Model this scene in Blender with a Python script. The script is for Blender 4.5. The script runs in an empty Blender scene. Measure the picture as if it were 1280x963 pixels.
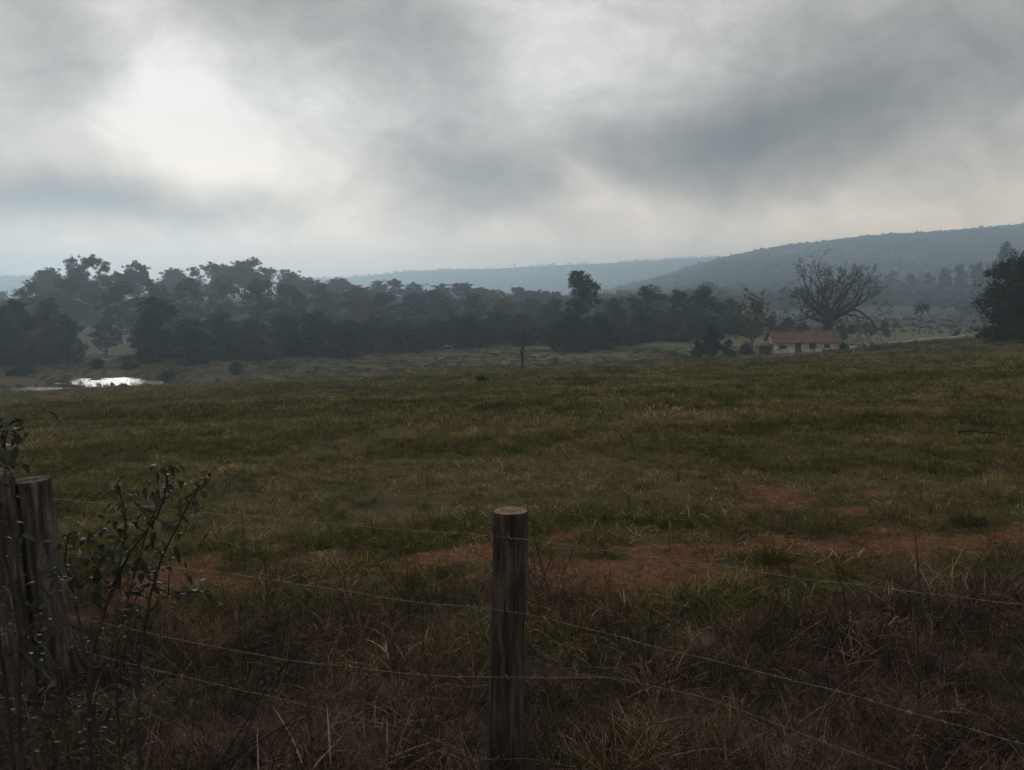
import bpy, math, random
import numpy as np

# ------------------------------------------------------------------ basics
sc = bpy.context.scene
COL = sc.collection
R = math.radians
FPX, CX, CY = 967.0, 640.0, 481.5          # focal length and centre of the photograph in its pixels
PITCH = R(6.58)
EYE = 2.0
fw = np.array([0, math.cos(PITCH), -math.sin(PITCH)])
up = np.array([0, math.sin(PITCH), math.cos(PITCH)])
rt = np.array([1.0, 0, 0])
ORI = np.array([0, 0, EYE])


def ray(px, py):
    return fw + (px - CX) / FPX * rt + (CY - py) / FPX * up


def at(px, py, y):
    d = ray(px, py)
    return ORI + d * (y / d[1])


# ------------------------------------------------------------------ noise
def _h(ix, iy, s):
    n = (ix.astype(np.int64) * 374761393 + iy.astype(np.int64) * 668265263 + s * 974634777) & 0x7fffffff
    n = ((n ^ (n >> 13)) * 1274126177) & 0x7fffffff
    n = ((n ^ (n >> 15)) * 2246822519) & 0x7fffffff
    return ((n ^ (n >> 16)) & 0xffff) / 65535.0


def vn(x, y, s=0):
    x = np.asarray(x, float); y = np.asarray(y, float)
    ix = np.floor(x); iy = np.floor(y)
    fx = x - ix; fy = y - iy
    fx = fx * fx * fx * (fx * (fx * 6 - 15) + 10); fy = fy * fy * fy * (fy * (fy * 6 - 15) + 10)
    a = _h(ix, iy, s); b = _h(ix + 1, iy, s); c = _h(ix, iy + 1, s); d = _h(ix + 1, iy + 1, s)
    return (a * (1 - fx) + b * fx) * (1 - fy) + (c * (1 - fx) + d * fx) * fy


def fbm(x, y, s=0, o=4):
    t = 0; a = 0.5; n = 0
    for k in range(o):
        t = t + a * vn(x, y, s + k * 17); n += a
        x = x * 2.03 + 11.3; y = y * 2.03 + 5.7; a *= 0.5
    return t / n


def sstep(a, b, x):
    t = np.clip((x - a) / (b - a), 0, 1)
    return t * t * (3 - 2 * t)


def g2(x, y, cx, cy, sx, sy):
    return np.exp(-0.5 * (((x - cx) / sx) ** 2 + ((y - cy) / sy) ** 2))


# ------------------------------------------------------------------ terrain
POND_Z = -11.1
PONDS = [(-60.5, 117.0, 5.6, 3.8), (-55.0, 114.8, 3.6, 1.7), (-67.0, 108.8, 3.0, 1.3)]
RID1 = np.array([[700, 372], [780, 356], [820, 346], [860, 333], [900, 322], [980, 308], [1060, 300], [1150, 294],
                 [1280, 282], [1420, 272], [1700, 270], [2100, 290]], float)
RID2 = np.array([[-900, 352], [-300, 346], [0, 343], [60, 343], [200, 350], [430, 345], [500, 338], [560, 334],
                 [610, 334], [680, 330], [760, 327], [840, 322], [900, 321], [1000, 322], [1300, 330], [2100, 350]], float)


def ridge_h(tab, x, y, dist):
    px = CX + FPX * x / np.maximum(y, 1.0)
    yy = np.interp(px, tab[:, 0], tab[:, 1]) + (7.0 if dist < 2000 else 3.5)      # the woods on top add the rest
    return (370 - yy) / FPX * dist + EYE


def pond_f(x, y):
    m = np.zeros_like(np.asarray(x, float))
    wob = 1 + 1.1 * (fbm(np.asarray(x) * 0.28, np.asarray(y) * 0.5, 91, 3) - 0.5)
    for (cx, cy, rx, ry) in PONDS:
        q = np.sqrt(((x - cx) / rx) ** 2 + ((y - cy) / ry) ** 2) * wob
        m = np.maximum(m, 1 - sstep(0.75, 1.35, q))
    return m


def dirt_f(x, y):
    """bare red soil, 0..1"""
    n = fbm(x * 1.5, y * 2.2, 3, 5)
    n2 = fbm(x * 0.25 + 4, y * 0.5, 8, 3)
    band = g2(x, y, -1.4, 7.2, 2.2, 0.75) * 1.0 + g2(x, y, 1.0, 7.0, 1.1, 0.6) * 0.95 + g2(x, y, 3.9, 8.9, 0.8, 0.9) * 0.85 + g2(x, y, 4.9, 7.3, 1.1, 0.5) * 0.95
    band += g2(x, y, -4.2, 6.4, 1.0, 0.8) * 0.9 + g2(x, y, 1.6, 7.0, 1.4, 0.5) * 0.5
    band += g2(x, y, 2.6, 9.8, 1.6, 0.8) * 0.6 + g2(x, y, -3.0, 9.0, 1.6, 0.5) * 0.4
    far = g2(x, y, 27, 62, 5.5, 1.4) * 0.9 + g2(x, y, 43, 70, 6, 1.5) * 0.5 + g2(x, y, 74, 118, 8, 2.0) * 0.9
    far += sstep(0.60, 0.72, fbm(x * 0.11, y * 0.2, 21, 3)) * 0.45 * sstep(12, 20, y)
    return np.clip(sstep(0.40, 1.0, (band) * (-1.05 + 3.7 * n)) + far * (0.4 + 0.9 * n) + 0.0 * n2, 0, 1)


def terrain(x, y):
    x = np.asarray(x, float); y = np.asarray(y, float)
    ye = np.where(y > 0, y, y * 0.15)
    plane = 0.0441 * np.clip(x, -200, 130) - 0.0734 * ye
    plane = plane + 1.6 * g2(x, y, 88, 116, 20, 24) - 1.0 * g2(x, y, -58, 112, 17, 17)
    plane = plane - 0.9 * sstep(95, 130, y) * g2(x, y, 0, 130, 45, 30) - 0.75 * g2(x, y, 45, 116, 16, 22) - 0.95 * g2(x, y, -56, 101, 16, 9)
    floor = -10.2 + 0.012 * np.clip(x, -200, 0) + 0.010 * np.clip(x, 0, 220) + 0.011 * np.clip(y - 330, 0, 900) * sstep(40, 260, x)
    floor = floor + 1.3 * (fbm(x * 0.01, y * 0.01, 31, 3) - 0.5) * sstep(140, 260, y) * 2
    k = 0.45
    m = np.maximum(plane, floor)
    z = m + k * np.log(np.exp((plane - m) / k) + np.exp((floor - m) / k))
    z = np.where(y > 240, z * 0 + np.maximum(floor, z - (z - floor) * sstep(240, 330, y)), z)
    # gentle swells, hummocks
    r = np.sqrt(x * x + y * y)
    z = z + (fbm(x * 0.045, y * 0.06, 5, 3) - 0.5) * 0.8 * sstep(8, 40, r) * (1 - sstep(300, 600, r) * 0.3)
    z = z + (fbm(x * 0.35, y * 0.45, 6, 3) - 0.5) * 0.26 * sstep(4, 14, r)
    z = z + (fbm(x * 2.1, y * 2.1, 7, 3) - 0.5) * 0.10 * (1 - sstep(40, 90, r))
    # small eroded bank
    z = z - 0.45 * g2(x, y, 30, 63, 9, 1.6) - 0.3 * g2(x, y, 45, 71, 7, 1.6)
    # hills
    h1 = ridge_h(RID1, x, y, 1700.0)
    p1 = sstep(560, 1700, y) ** 1.25 * (1 - 0.45 * sstep(1700, 2300, y))
    h2 = ridge_h(RID2, x, y, 2900.0)
    p2 = sstep(1750, 2900, y) * (1 - 0.5 * sstep(2900, 3500, y))
    rough = (fbm(x * 0.006, y * 0.006, 41, 4) - 0.5) * 12 * sstep(700, 1200, y) * (1 - 0.75 * sstep(1500, 1850, y))
    z = z + p1 * np.maximum(h1 - z, 0) + rough * np.clip(p1 * 3, 0, 1) * sstep(0.0, 0.4, x / np.maximum(y, 1))
    z = z + p2 * np.maximum(h2 - z, 0)
    # pond basin
    pf = pond_f(x, y)
    z = np.where(pf > 0, z * (1 - pf) + np.minimum(z, POND_Z - 0.45) * pf, z)
    return z


def gz(x, y):
    return float(terrain(np.array([x]), np.array([y]))[0])


def ground_px(px, py, y0=1.5, y1=600):
    """where the sight line through a photograph pixel meets the terrain"""
    ys = np.concatenate([np.linspace(y0, 40, 1200), np.linspace(40, y1, 3000)])
    d = ray(px, py)
    P = ORI[None, :] + d[None, :] * (ys / d[1])[:, None]
    below = P[:, 2] < terrain(P[:, 0], P[:, 1])
    i = int(np.argmax(below)) if below.any() else len(ys) - 1
    return P[i]


# ------------------------------------------------------------------ mesh tools
class MB:
    """collects verts / quads / tris (numpy) and links them as one mesh object"""

    def __init__(s):
        s.v = []; s.q = []; s.t = []; s.n = 0; s.a = []

    def add(s, v, q=None, t=None, a=None):
        v = np.asarray(v, float).reshape(-1, 3)
        s.v.append(v)
        if q is not None and len(q): s.q.append(np.asarray(q, np.int64).reshape(-1, 4) + s.n)
        if t is not None and len(t): s.t.append(np.asarray(t, np.int64).reshape(-1, 3) + s.n)
        s.a.append(np.full(len(v), 0.5) if a is None else np.broadcast_to(np.asarray(a, float), (len(v),)).copy())
        s.n += len(v)

    def box(s, c, size, rz=0.0):
        hx, hy, hz = np.array(size) / 2
        v = np.array([[x, y, z] for z in (-hz, hz) for (x, y) in ((-hx, -hy), (hx, -hy), (hx, hy), (-hx, hy))])
        if rz:
            cc, ss = math.cos(rz), math.sin(rz)
            v = np.stack([v[:, 0] * cc - v[:, 1] * ss, v[:, 0] * ss + v[:, 1] * cc, v[:, 2]], 1)
        s.add(v + np.array(c), [[0, 3, 2, 1], [4, 5, 6, 7], [0, 1, 5, 4], [1, 2, 6, 5], [2, 3, 7, 6], [3, 0, 4, 7]])

    def tube(s, P, rad, n=6, a=None, cap=True):
        P = np.asarray(P, float); m = len(P)
        rad = np.broadcast_to(np.asarray(rad, float), (m,))
        T = np.gradient(P, axis=0); T /= np.linalg.norm(T, axis=1)[:, None] + 1e-9
        ref = np.array([0, 0, 1.0]) if abs(T[0, 2]) < 0.9 else np.array([1.0, 0, 0])
        U = np.cross(T, ref); U /= np.linalg.norm(U, axis=1)[:, None] + 1e-9
        for i in range(1, m):
            u = U[i - 1] - T[i] * np.dot(U[i - 1], T[i]); nu = np.linalg.norm(u)
            if nu > 1e-6: U[i] = u / nu
        W = np.cross(T, U)
        th = np.arange(n) / n * 2 * math.pi
        V = P[:, None, :] + rad[:, None, None] * (np.cos(th)[None, :, None] * U[:, None, :] + np.sin(th)[None, :, None] * W[:, None, :])
        q = []
        i = np.arange(m - 1)[:, None] * n; j = np.arange(n)[None, :]; j2 = (j + 1) % n
        q = np.stack([i + j, i + j2, i + n + j2, i + n + j], -1).reshape(-1, 4)
        V = V.reshape(-1, 3)
        t = None
        if cap:
            V = np.vstack([V, P[:1], P[-1:]])
            jj = np.arange(n)
            t = np.vstack([np.stack([np.full(n, m * n), (jj + 1) % n, jj], 1),
                           np.stack([np.full(n, m * n + 1), (m - 1) * n + jj, (m - 1) * n + (jj + 1) % n], 1)])
        s.add(V, q, t, a)

    def mesh(s, name, smooth=True):
        me = bpy.data.meshes.new(name)
        V = np.vstack(s.v)
        Q = np.vstack(s.q) if s.q else np.zeros((0, 4), np.int64)
        T = np.vstack(s.t) if s.t else np.zeros((0, 3), np.int64)
        me.vertices.add(len(V)); me.vertices.foreach_set('co', V.astype(np.float32).ravel())
        li = np.concatenate([Q.ravel(), T.ravel()]).astype(np.int32)
        me.loops.add(len(li)); me.loops.foreach_set('vertex_index', li)
        st = np.concatenate([np.arange(len(Q)) * 4, len(Q) * 4 + np.arange(len(T)) * 3]).astype(np.int32)
        me.polygons.add(len(st)); me.polygons.foreach_set('loop_start', st)
        me.polygons.foreach_set('use_smooth', np.full(len(st), smooth))
        at_ = me.attributes.new('tint', 'FLOAT', 'POINT'); at_.data.foreach_set('value', np.concatenate(s.a).astype(np.float32))
        me.update(); me.validate()
        return me

    def build(s, name, mat, parent=None, smooth=True):
        me = s.mesh(name, smooth)
        o = bpy.data.objects.new(name, me); me.materials.append(mat)
        COL.objects.link(o)
        if parent is not None: o.parent = parent
        return o


def empty(name, loc, rz=0.0):
    o = bpy.data.objects.new(name, None); COL.objects.link(o)
    o.location = loc; o.rotation_euler = (0, 0, rz); o.empty_display_size = 0.3
    return o


def tag(o, label, cat, group=None, kind=None):
    if label: o['label'] = label
    if cat: o['category'] = cat
    if group: o['group'] = group
    if kind: o['kind'] = kind
    return o


def structure(o):
    o['kind'] = 'structure'; return o


def copy_tree(o, parent=None):
    c = o.copy(); COL.objects.link(c)
    if parent is not None: c.parent = parent
    for ch in KIDS.get(o.name, []):
        k = copy_tree(ch, c); KIDS.setdefault(c.name, []).append(k)
    return c


KIDS = {}


def part(mb, name, mat, parent, smooth=True):
    o = mb.build(name, mat, parent, smooth)
    KIDS.setdefault(parent.name, []).append(o)
    return o


# ------------------------------------------------------------------ materials
def new_mat(name):
    m = bpy.data.materials.new(name); m.use_nodes = True
    nt = m.node_tree; nt.nodes.clear()
    out = nt.nodes.new('ShaderNodeOutputMaterial')
    return m, nt, out


class N:
    """small node helper"""

    def __init__(s, nt): s.nt = nt

    def n(s, t, **kw):
        nd = s.nt.nodes.new(t)
        for k, v in kw.items(): setattr(nd, k, v)
        return nd

    def set(s, sock, v):
        if hasattr(v, 'is_output') or isinstance(v, bpy.types.NodeSocket): s.nt.links.new(v, sock)
        else: sock.default_value = v

    def m(s, op, a, b=0.0, c=0.0, clamp=False):
        nd = s.n('ShaderNodeMath', operation=op, use_clamp=clamp)
        s.set(nd.inputs[0], a); s.set(nd.inputs[1], b)
        if op in ('MULTIPLY_ADD', 'SMOOTH_MIN', 'SMOOTH_MAX', 'WRAP', 'COMPARE'): s.set(nd.inputs[2], c)
        return nd.outputs[0]

    def mix(s, f, a, b, blend='MIX'):
        nd = s.n('ShaderNodeMix', data_type='RGBA', blend_type=blend)
        s.set(nd.inputs[0], f); s.set(nd.inputs[6], a); s.set(nd.inputs[7], b)
        return nd.outputs[2]

    def ramp(s, f, stops):
        nd = s.n('ShaderNodeValToRGB')
        cr = nd.color_ramp
        while len(cr.elements) < len(stops): cr.elements.new(0.5)
        for e, (p, c) in zip(cr.elements, stops):
            e.position = p; e.color = (*c, 1) if len(c) == 3 else c
        s.set(nd.inputs[0], f)
        return nd.outputs[0]

    def mrange(s, f, a, b, c=0.0, d=1.0, smooth=True):
        nd = s.n('ShaderNodeMapRange', interpolation_type='SMOOTHSTEP' if smooth else 'LINEAR')
        for i, v in enumerate((f, a, b, c, d)): s.set(nd.inputs[i], v)
        return nd.outputs[0]

    def noise(s, vec, scale, detail=4, rough=0.55, dist=0.0):
        nd = s.n('ShaderNodeTexNoise')
        if vec is not None: s.nt.links.new(vec, nd.inputs['Vector'])
        nd.inputs['Scale'].default_value = scale; nd.inputs['Detail'].default_value = detail
        nd.inputs['Roughness'].default_value = rough; nd.inputs['Distortion'].default_value = dist
        return nd.outputs[0]

    def attr(s, name, typ='GEOMETRY'):
        nd = s.n('ShaderNodeAttribute', attribute_name=name, attribute_type=typ)
        return nd.outputs['Fac']


def leaf_mat(name, stops, trans=0.35, gloss=0.0, rand=0.5):
    m, nt, out = new_mat(name); k = N(nt)
    t = k.attr('tint')
    oi = k.n('ShaderNodeObjectInfo').outputs['Random']
    f = k.m('ADD', t, k.m('MULTIPLY', k.m('SUBTRACT', oi, 0.5), rand), clamp=True)
    c = k.ramp(f, stops)
    df = k.n('ShaderNodeBsdfDiffuse'); nt.links.new(c, df.inputs[0])
    tr = k.n('ShaderNodeBsdfTranslucent'); nt.links.new(c, tr.inputs[0])
    mx = k.n('ShaderNodeMixShader'); mx.inputs[0].default_value = trans
    nt.links.new(df.outputs[0], mx.inputs[1]); nt.links.new(tr.outputs[0], mx.inputs[2])
    res = mx.outputs[0]
    if gloss > 0:
        gl = k.n('ShaderNodeBsdfGlossy'); gl.inputs['Roughness'].default_value = 0.35
        gl.inputs[0].default_value = (0.9, 0.95, 1, 1)
        fr = k.n('ShaderNodeFresnel'); fr.inputs[0].default_value = 1.45
        m2 = k.n('ShaderNodeMixShader'); nt.links.new(k.m('MULTIPLY', fr.outputs[0], gloss), m2.inputs[0])
        nt.links.new(res, m2.inputs[1]); nt.links.new(gl.outputs[0], m2.inputs[2]); res = m2.outputs[0]
    nt.links.new(res, out.inputs[0])
    return m


def grass_mat(name, stops, trans=0.3, spread=0.35):
    m, nt, out = new_mat(name); k = N(nt)
    t = k.attr('tint'); ti = k.attr('itint', 'INSTANCER')
    f = k.m('ADD', k.m('MULTIPLY', k.m('SUBTRACT', t, 0.5), spread), ti, clamp=True)
    c = k.ramp(f, stops)
    df = k.n('ShaderNodeBsdfDiffuse'); nt.links.new(c, df.inputs[0])
    tr = k.n('ShaderNodeBsdfTranslucent'); nt.links.new(c, tr.inputs[0])
    mx = k.n('ShaderNodeMixShader'); mx.inputs[0].default_value = trans
    nt.links.new(df.outputs[0], mx.inputs[1]); nt.links.new(tr.outputs[0], mx.inputs[2])
    nt.links.new(mx.outputs[0], out.inputs[0])
    return m


def simple_mat(name, c1, c2, scale=8, rough=0.9, stretch=(1, 1, 1), bump=0.3, c3=None, metal=0.0, spec=0.3):
    m, nt, out = new_mat(name); k = N(nt)
    tc = k.n('ShaderNodeTexCoord').outputs['Object']
    mp = k.n('ShaderNodeMapping'); nt.links.new(tc, mp.inputs[0]); mp.inputs['Scale'].default_value = stretch
    n1 = k.noise(mp.outputs[0], scale, 6, 0.6)
    c = k.ramp(n1, [(0.32, c1), (0.68, c2)] if c3 is None else [(0.34, c1), (0.5, c2), (0.66, c3)])
    p = k.n('ShaderNodeBsdfPrincipled')
    nt.links.new(c, p.inputs['Base Color']); p.inputs['Roughness'].default_value = rough
    p.inputs['Metallic'].default_value = metal
    p.inputs['Specular IOR Level'].default_value = spec
    if bump:
        b = k.n('ShaderNodeBump'); b.inputs['Strength'].default_value = bump; b.inputs['Distance'].default_value = 0.02
        nt.links.new(n1, b.inputs['Height']); nt.links.new(b.outputs[0], p.inputs['Normal'])
    nt.links.new(p.outputs[0], out.inputs[0])
    return m


def terrain_mat():
    m, nt, out = new_mat('pasture_ground'); k = N(nt)
    pos = k.n('ShaderNodeNewGeometry').outputs['Position']
    dirt = k.attr('dirt'); wood = k.attr('wood'); field = k.attr('field'); litter = k.attr('litter'); dry = k.attr('dry')
    n1 = k.noise(pos, 1.3, 8, 0.65); n2 = k.noise(pos, 14, 6, 0.7); n3 = k.noise(pos, 0.09, 5, 0.6)
    g = k.ramp(k.m('ADD', k.m('MULTIPLY', n1, 0.5), k.m('MULTIPLY', n2, 0.5)), [(0.36, (0.018, 0.016, 0.007)), (0.5, (0.038, 0.032, 0.013)), (0.64, (0.080, 0.060, 0.027))])
    g = k.mix(k.m('MULTIPLY', k.mrange(n3, 0.35, 0.7), 0.5), g, (0.034, 0.032, 0.011, 1))
    g = k.mix(k.m('MULTIPLY', dry, 0.4), g, (0.062, 0.043, 0.019, 1))
    g = k.mix(field, g, k.ramp(n1, [(0.35, (0.075, 0.078, 0.034)), (0.65, (0.125, 0.122, 0.058))]))
    d = k.ramp(n2, [(0.3, (0.034, 0.017, 0.009)), (0.5, (0.092, 0.040, 0.019)), (0.7, (0.150, 0.074, 0.036))])
    lt = k.ramp(n2, [(0.25, (0.028, 0.021, 0.017)), (0.5, (0.06, 0.042, 0.033)), (0.8, (0.12, 0.09, 0.07))])
    c = k.mix(litter, g, lt)
    dm = k.mrange(k.m('ADD', dirt, k.m('MULTIPLY', k.m('SUBTRACT', n2, 0.5), 2.2)), 0.15, 1.0)
    c = k.mix(k.m('MULTIPLY', dm, k.mrange(dirt, 0.02, 0.15)), c, d)
    wc = k.ramp(k.noise(pos, 0.02, 6, 0.7), [(0.35, (0.016, 0.023, 0.012)), (0.65, (0.034, 0.042, 0.021))])
    c = k.mix(wood, c, wc)
    p = k.n('ShaderNodeBsdfPrincipled'); nt.links.new(c, p.inputs['Base Color'])
    p.inputs['Roughness'].default_value = 1.0; p.inputs['Specular IOR Level'].default_value = 0.1
    b = k.n('ShaderNodeBump'); b.inputs['Strength'].default_value = 0.8; b.inputs['Distance'].default_value = 0.05
    nt.links.new(n2, b.inputs['Height']); nt.links.new(b.outputs[0], p.inputs['Normal'])
    nt.links.new(p.outputs[0], out.inputs[0])
    return m


M = {}
M['ground'] = terrain_mat()
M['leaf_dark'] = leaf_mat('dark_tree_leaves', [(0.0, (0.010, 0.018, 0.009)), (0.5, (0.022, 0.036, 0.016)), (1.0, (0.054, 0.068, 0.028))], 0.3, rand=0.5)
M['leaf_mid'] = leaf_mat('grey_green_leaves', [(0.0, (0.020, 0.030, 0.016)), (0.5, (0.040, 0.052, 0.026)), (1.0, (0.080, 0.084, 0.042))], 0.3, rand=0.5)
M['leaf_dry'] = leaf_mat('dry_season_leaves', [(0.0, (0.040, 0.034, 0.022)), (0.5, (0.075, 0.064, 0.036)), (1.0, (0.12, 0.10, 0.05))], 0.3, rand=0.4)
M['leaf_shrub'] = leaf_mat('shrub_leaves', [(0.0, (0.010, 0.012, 0.008)), (0.5, (0.020, 0.025, 0.013)), (1.0, (0.075, 0.072, 0.035))], 0.25, gloss=0.15, rand=0.1)
M['leaf_purple'] = leaf_mat('purple_bush_leaves', [(0.0, (0.028, 0.024, 0.026)), (0.5, (0.05, 0.042, 0.042)), (1.0, (0.08, 0.066, 0.055))], 0.25, rand=0.1)
M['bark'] = simple_mat('grey_bark', (0.035, 0.028, 0.022), (0.10, 0.082, 0.065), 3, stretch=(3, 3, 0.6))
M['bark_dead'] = simple_mat('bare_branch_bark', (0.010, 0.008, 0.007), (0.028, 0.023, 0.02), 2, stretch=(3, 3, 0.6))
M['stem'] = simple_mat('shrub_stem_bark', (0.010, 0.008, 0.006), (0.035, 0.026, 0.020), 30, stretch=(1, 1, 0.3))
M['post'] = simple_mat('weathered_post_wood', (0.006, 0.0045, 0.004), (0.028, 0.020, 0.016), 34, stretch=(1, 1, 0.12), bump=1.0, c3=(0.068, 0.054, 0.044))
M['post_grey'] = simple_mat('grey_weathered_wood', (0.008, 0.007, 0.006), (0.032, 0.027, 0.024), 28, stretch=(1, 1, 0.12), bump=1.0, c3=(0.085, 0.073, 0.065))
M['cut'] = simple_mat('sawn_wood_end', (0.085, 0.052, 0.032), (0.21, 0.145, 0.098), 40, stretch=(1, 1, 1), bump=0.6)
M['wire'] = simple_mat('galvanised_wire', (0.05, 0.045, 0.04), (0.20, 0.18, 0.16), 22, rough=0.7, bump=0, metal=0.2, spec=0.5)
M['wall'] = simple_mat('stained_whitewash', (0.20, 0.155, 0.125), (0.36, 0.33, 0.30), 0.9, stretch=(1, 1, 1.6), bump=0.1, c3=(0.50, 0.48, 0.45))
M['opening'] = simple_mat('dark_timber', (0.018, 0.015, 0.013), (0.05, 0.04, 0.03), 6, bump=0)
M['door'] = simple_mat('old_door_timber', (0.045, 0.036, 0.024), (0.09, 0.075, 0.05), 6, stretch=(4, 4, 0.4), bump=0)
M['shade'] = simple_mat('leanto_timber', (0.02, 0.018, 0.018), (0.05, 0.045, 0.045), 4, bump=0)
M['road'] = simple_mat('pale_dirt_track', (0.10, 0.080, 0.064), (0.20, 0.16, 0.13), 1.2, bump=0.2)


def tile_mat():
    m, nt, out = new_mat('clay_roof_tiles'); k = N(nt)
    tc = k.n('ShaderNodeTexCoord').outputs['Object']
    n1 = k.noise(tc, 1.1, 6, 0.7); n2 = k.noise(tc, 6.5, 3, 0.6)
    c = k.ramp(k.m('ADD', k.m('MULTIPLY', n1, 0.6), k.m('MULTIPLY', n2, 0.4)),
               [(0.38, (0.018, 0.013, 0.012)), (0.46, (0.052, 0.027, 0.021)), (0.54, (0.088, 0.043, 0.031)), (0.66, (0.155, 0.100, 0.076))])
    p = k.n('ShaderNodeBsdfPrincipled'); nt.links.new(c, p.inputs['Base Color']); p.inputs['Roughness'].default_value = 0.9
    nt.links.new(p.outputs[0], out.inputs[0])
    return m


M['tile'] = tile_mat()


def water_mat():
    m, nt, out = new_mat('pond_water'); k = N(nt)
    pos = k.n('ShaderNodeNewGeometry').outputs['Position']
    p = k.n('ShaderNodeBsdfPrincipled')
    p.inputs['Base Color'].default_value = (0.03, 0.035, 0.03, 1)
    p.inputs['Roughness'].default_value = 0.19; p.inputs['IOR'].default_value = 1.33
    b = k.n('ShaderNodeBump'); b.inputs['Strength'].default_value = 0.02; b.inputs['Distance'].default_value = 0.05
    nt.links.new(k.noise(pos, 2.2, 3, 0.5), b.inputs['Height']); nt.links.new(b.outputs[0], p.inputs['Normal'])
    nt.links.new(p.outputs[0], out.inputs[0])
    return m


M['water'] = water_mat()

# ------------------------------------------------------------------ ground sheet
YS = [-35.0]
while YS[-1] < 3500:
    y = YS[-1]
    YS.append(y + max(0.09, 0.019 * abs(y - 1.0) if y > 0 else 0.3 + 0.05 * abs(y)))
YS = np.array(YS)
US = np.linspace(-1.25, 1.25, 441)
gx = US[None, :] * (YS[:, None] * 0.92 + 42 * np.exp(-np.maximum(YS[:, None], 0) / 25) + 6)
gy = np.broadcast_to(YS[:, None], gx.shape)
gzz = terrain(gx, gy)
ny, nx = gx.shape
i = np.arange(ny - 1)[:, None] * nx; j = np.arange(nx - 1)[None, :]
Q = np.stack([i + j, i + j + 1, i + nx + j + 1, i + nx + j], -1).reshape(-1, 4)
mb = MB(); mb.add(np.stack([gx, gy, gzz], -1).reshape(-1, 3), Q)
ground = structure(mb.build('ground', M['ground']))


def wood_f(x, y):
    px = CX + FPX * x / np.maximum(y, 1)
    w = sstep(900, 1200, y) * (0.9 - 0.6 * sstep(0.49, 0.60, fbm(x * 0.004, y * 0.0016, 141, 4)))
    pt = sstep(0.40, 0.55, fbm(x * 0.0035, y * 0.0035, 61, 4)) * sstep(420, 560, y)
    pt = pt * (1 - 0.8 * sstep(420, 480, y) * (1 - sstep(640, 720, y)) * sstep(0.40, 0.46, x / np.maximum(y, 1)))
    pt = np.maximum(pt, 0.5 * sstep(215, 300, y))
    return np.clip(np.maximum(pt, w), 0, 1)


def litter_f(x, y):
    n = fbm(x * 0.8, y * 0.8, 71, 3)
    return np.clip((1 - sstep(4.7, 6.2, y + 0.10 * x + (n - 0.5) * 2.4)) * 1.0, 0, 1)


def dry_f(x, y):
    return sstep(0.42, 0.68, fbm(x * 0.08, y * 0.13, 81, 4)) * sstep(6, 12, y)


def field_f(x, y):
    return sstep(128, 160, y) * (1 - sstep(230, 300, y)) * (0.5 + 0.5 * sstep(0.4, 0.6, fbm(x * 0.03, y * 0.06, 161, 3)))


for nm, f in (('field', field_f), ('dirt', dirt_f), ('wood', wood_f), ('litter', litter_f), ('dry', dry_f)):
    a_ = ground.data.attributes.new(nm, 'FLOAT', 'POINT')
    a_.data.foreach_set('value', np.broadcast_to(f(gx, gy), gx.shape).astype(np.float32).ravel())

# pond water: an irregular sheet a little wider than the basin
mb = MB()
wx = np.linspace(-80, -42, 60); wy = np.linspace(100, 130, 50)
WX, WY = np.meshgrid(wx, wy)
mask = pond_f(WX, WY) > 0.02
idx = -np.ones(WX.shape, int); vv = []; qq = []
for a in range(49):
    for b in range(59):
        if mask[a, b] or mask[a + 1, b] or mask[a, b + 1] or mask[a + 1, b + 1]:
            c = []
            for (p, q) in ((a, b), (a, b + 1), (a + 1, b + 1), (a + 1, b)):
                if idx[p, q] < 0:
                    idx[p, q] = len(vv); vv.append((WX[p, q], WY[p, q], POND_Z))
                c.append(idx[p, q])
            qq.append(c)
mb.add(vv, qq)
structure(mb.build('pond_water', M['water']))

# dirt track right of the house
trk = [ground_px(1046, 436.5), None]
TR = [(62, 149), (70, 158), (82, 172), (98, 190), (116, 208), (138, 225), (170, 245), (215, 262), (270, 270)]
TR = np.array(TR, float)
tt = np.linspace(0, len(TR) - 1, 160)
cx_ = np.interp(tt, range(len(TR)), TR[:, 0]); cy_ = np.interp(tt, range(len(TR)), TR[:, 1])
for _ in range(12):
    cx_[1:-1] = (cx_[:-2] + 2 * cx_[1:-1] + cx_[2:]) / 4; cy_[1:-1] = (cy_[:-2] + 2 * cy_[1:-1] + cy_[2:]) / 4
tx, ty = np.gradient(cx_), np.gradient(cy_); l_ = np.hypot(tx, ty); nxv, nyv = -ty / l_, tx / l_
rows = []
for s in np.linspace(-1, 1, 7):
    w = 1.5 + 0.9 * (fbm(cx_ * 0.3, cy_ * 0.3, 12, 2) - 0.5)
    X = cx_ + nxv * s * w; Y = cy_ + nyv * s * w
    rows.append(np.stack([X, Y, terrain(X, Y) + 0.10 - 0.06 * abs(s)], 1))
V = np.stack(rows, 1); n_, m_ = V.shape[:2]
i = np.arange(n_ - 1)[:, None] * m_; j = np.arange(m_ - 1)[None, :]
mb = MB(); mb.add(V.reshape(-1, 3), np.stack([i + j, i + j + 1, i + m_ + j + 1, i + m_ + j], -1).reshape(-1, 4))
structure(mb.build('dirt_track', M['road']))


# ------------------------------------------------------------------ foliage tools
def unit(rng, n):
    v = rng.normal(size=(n, 3)); return v / (np.linalg.norm(v, axis=1)[:, None] + 1e-9)


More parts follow.
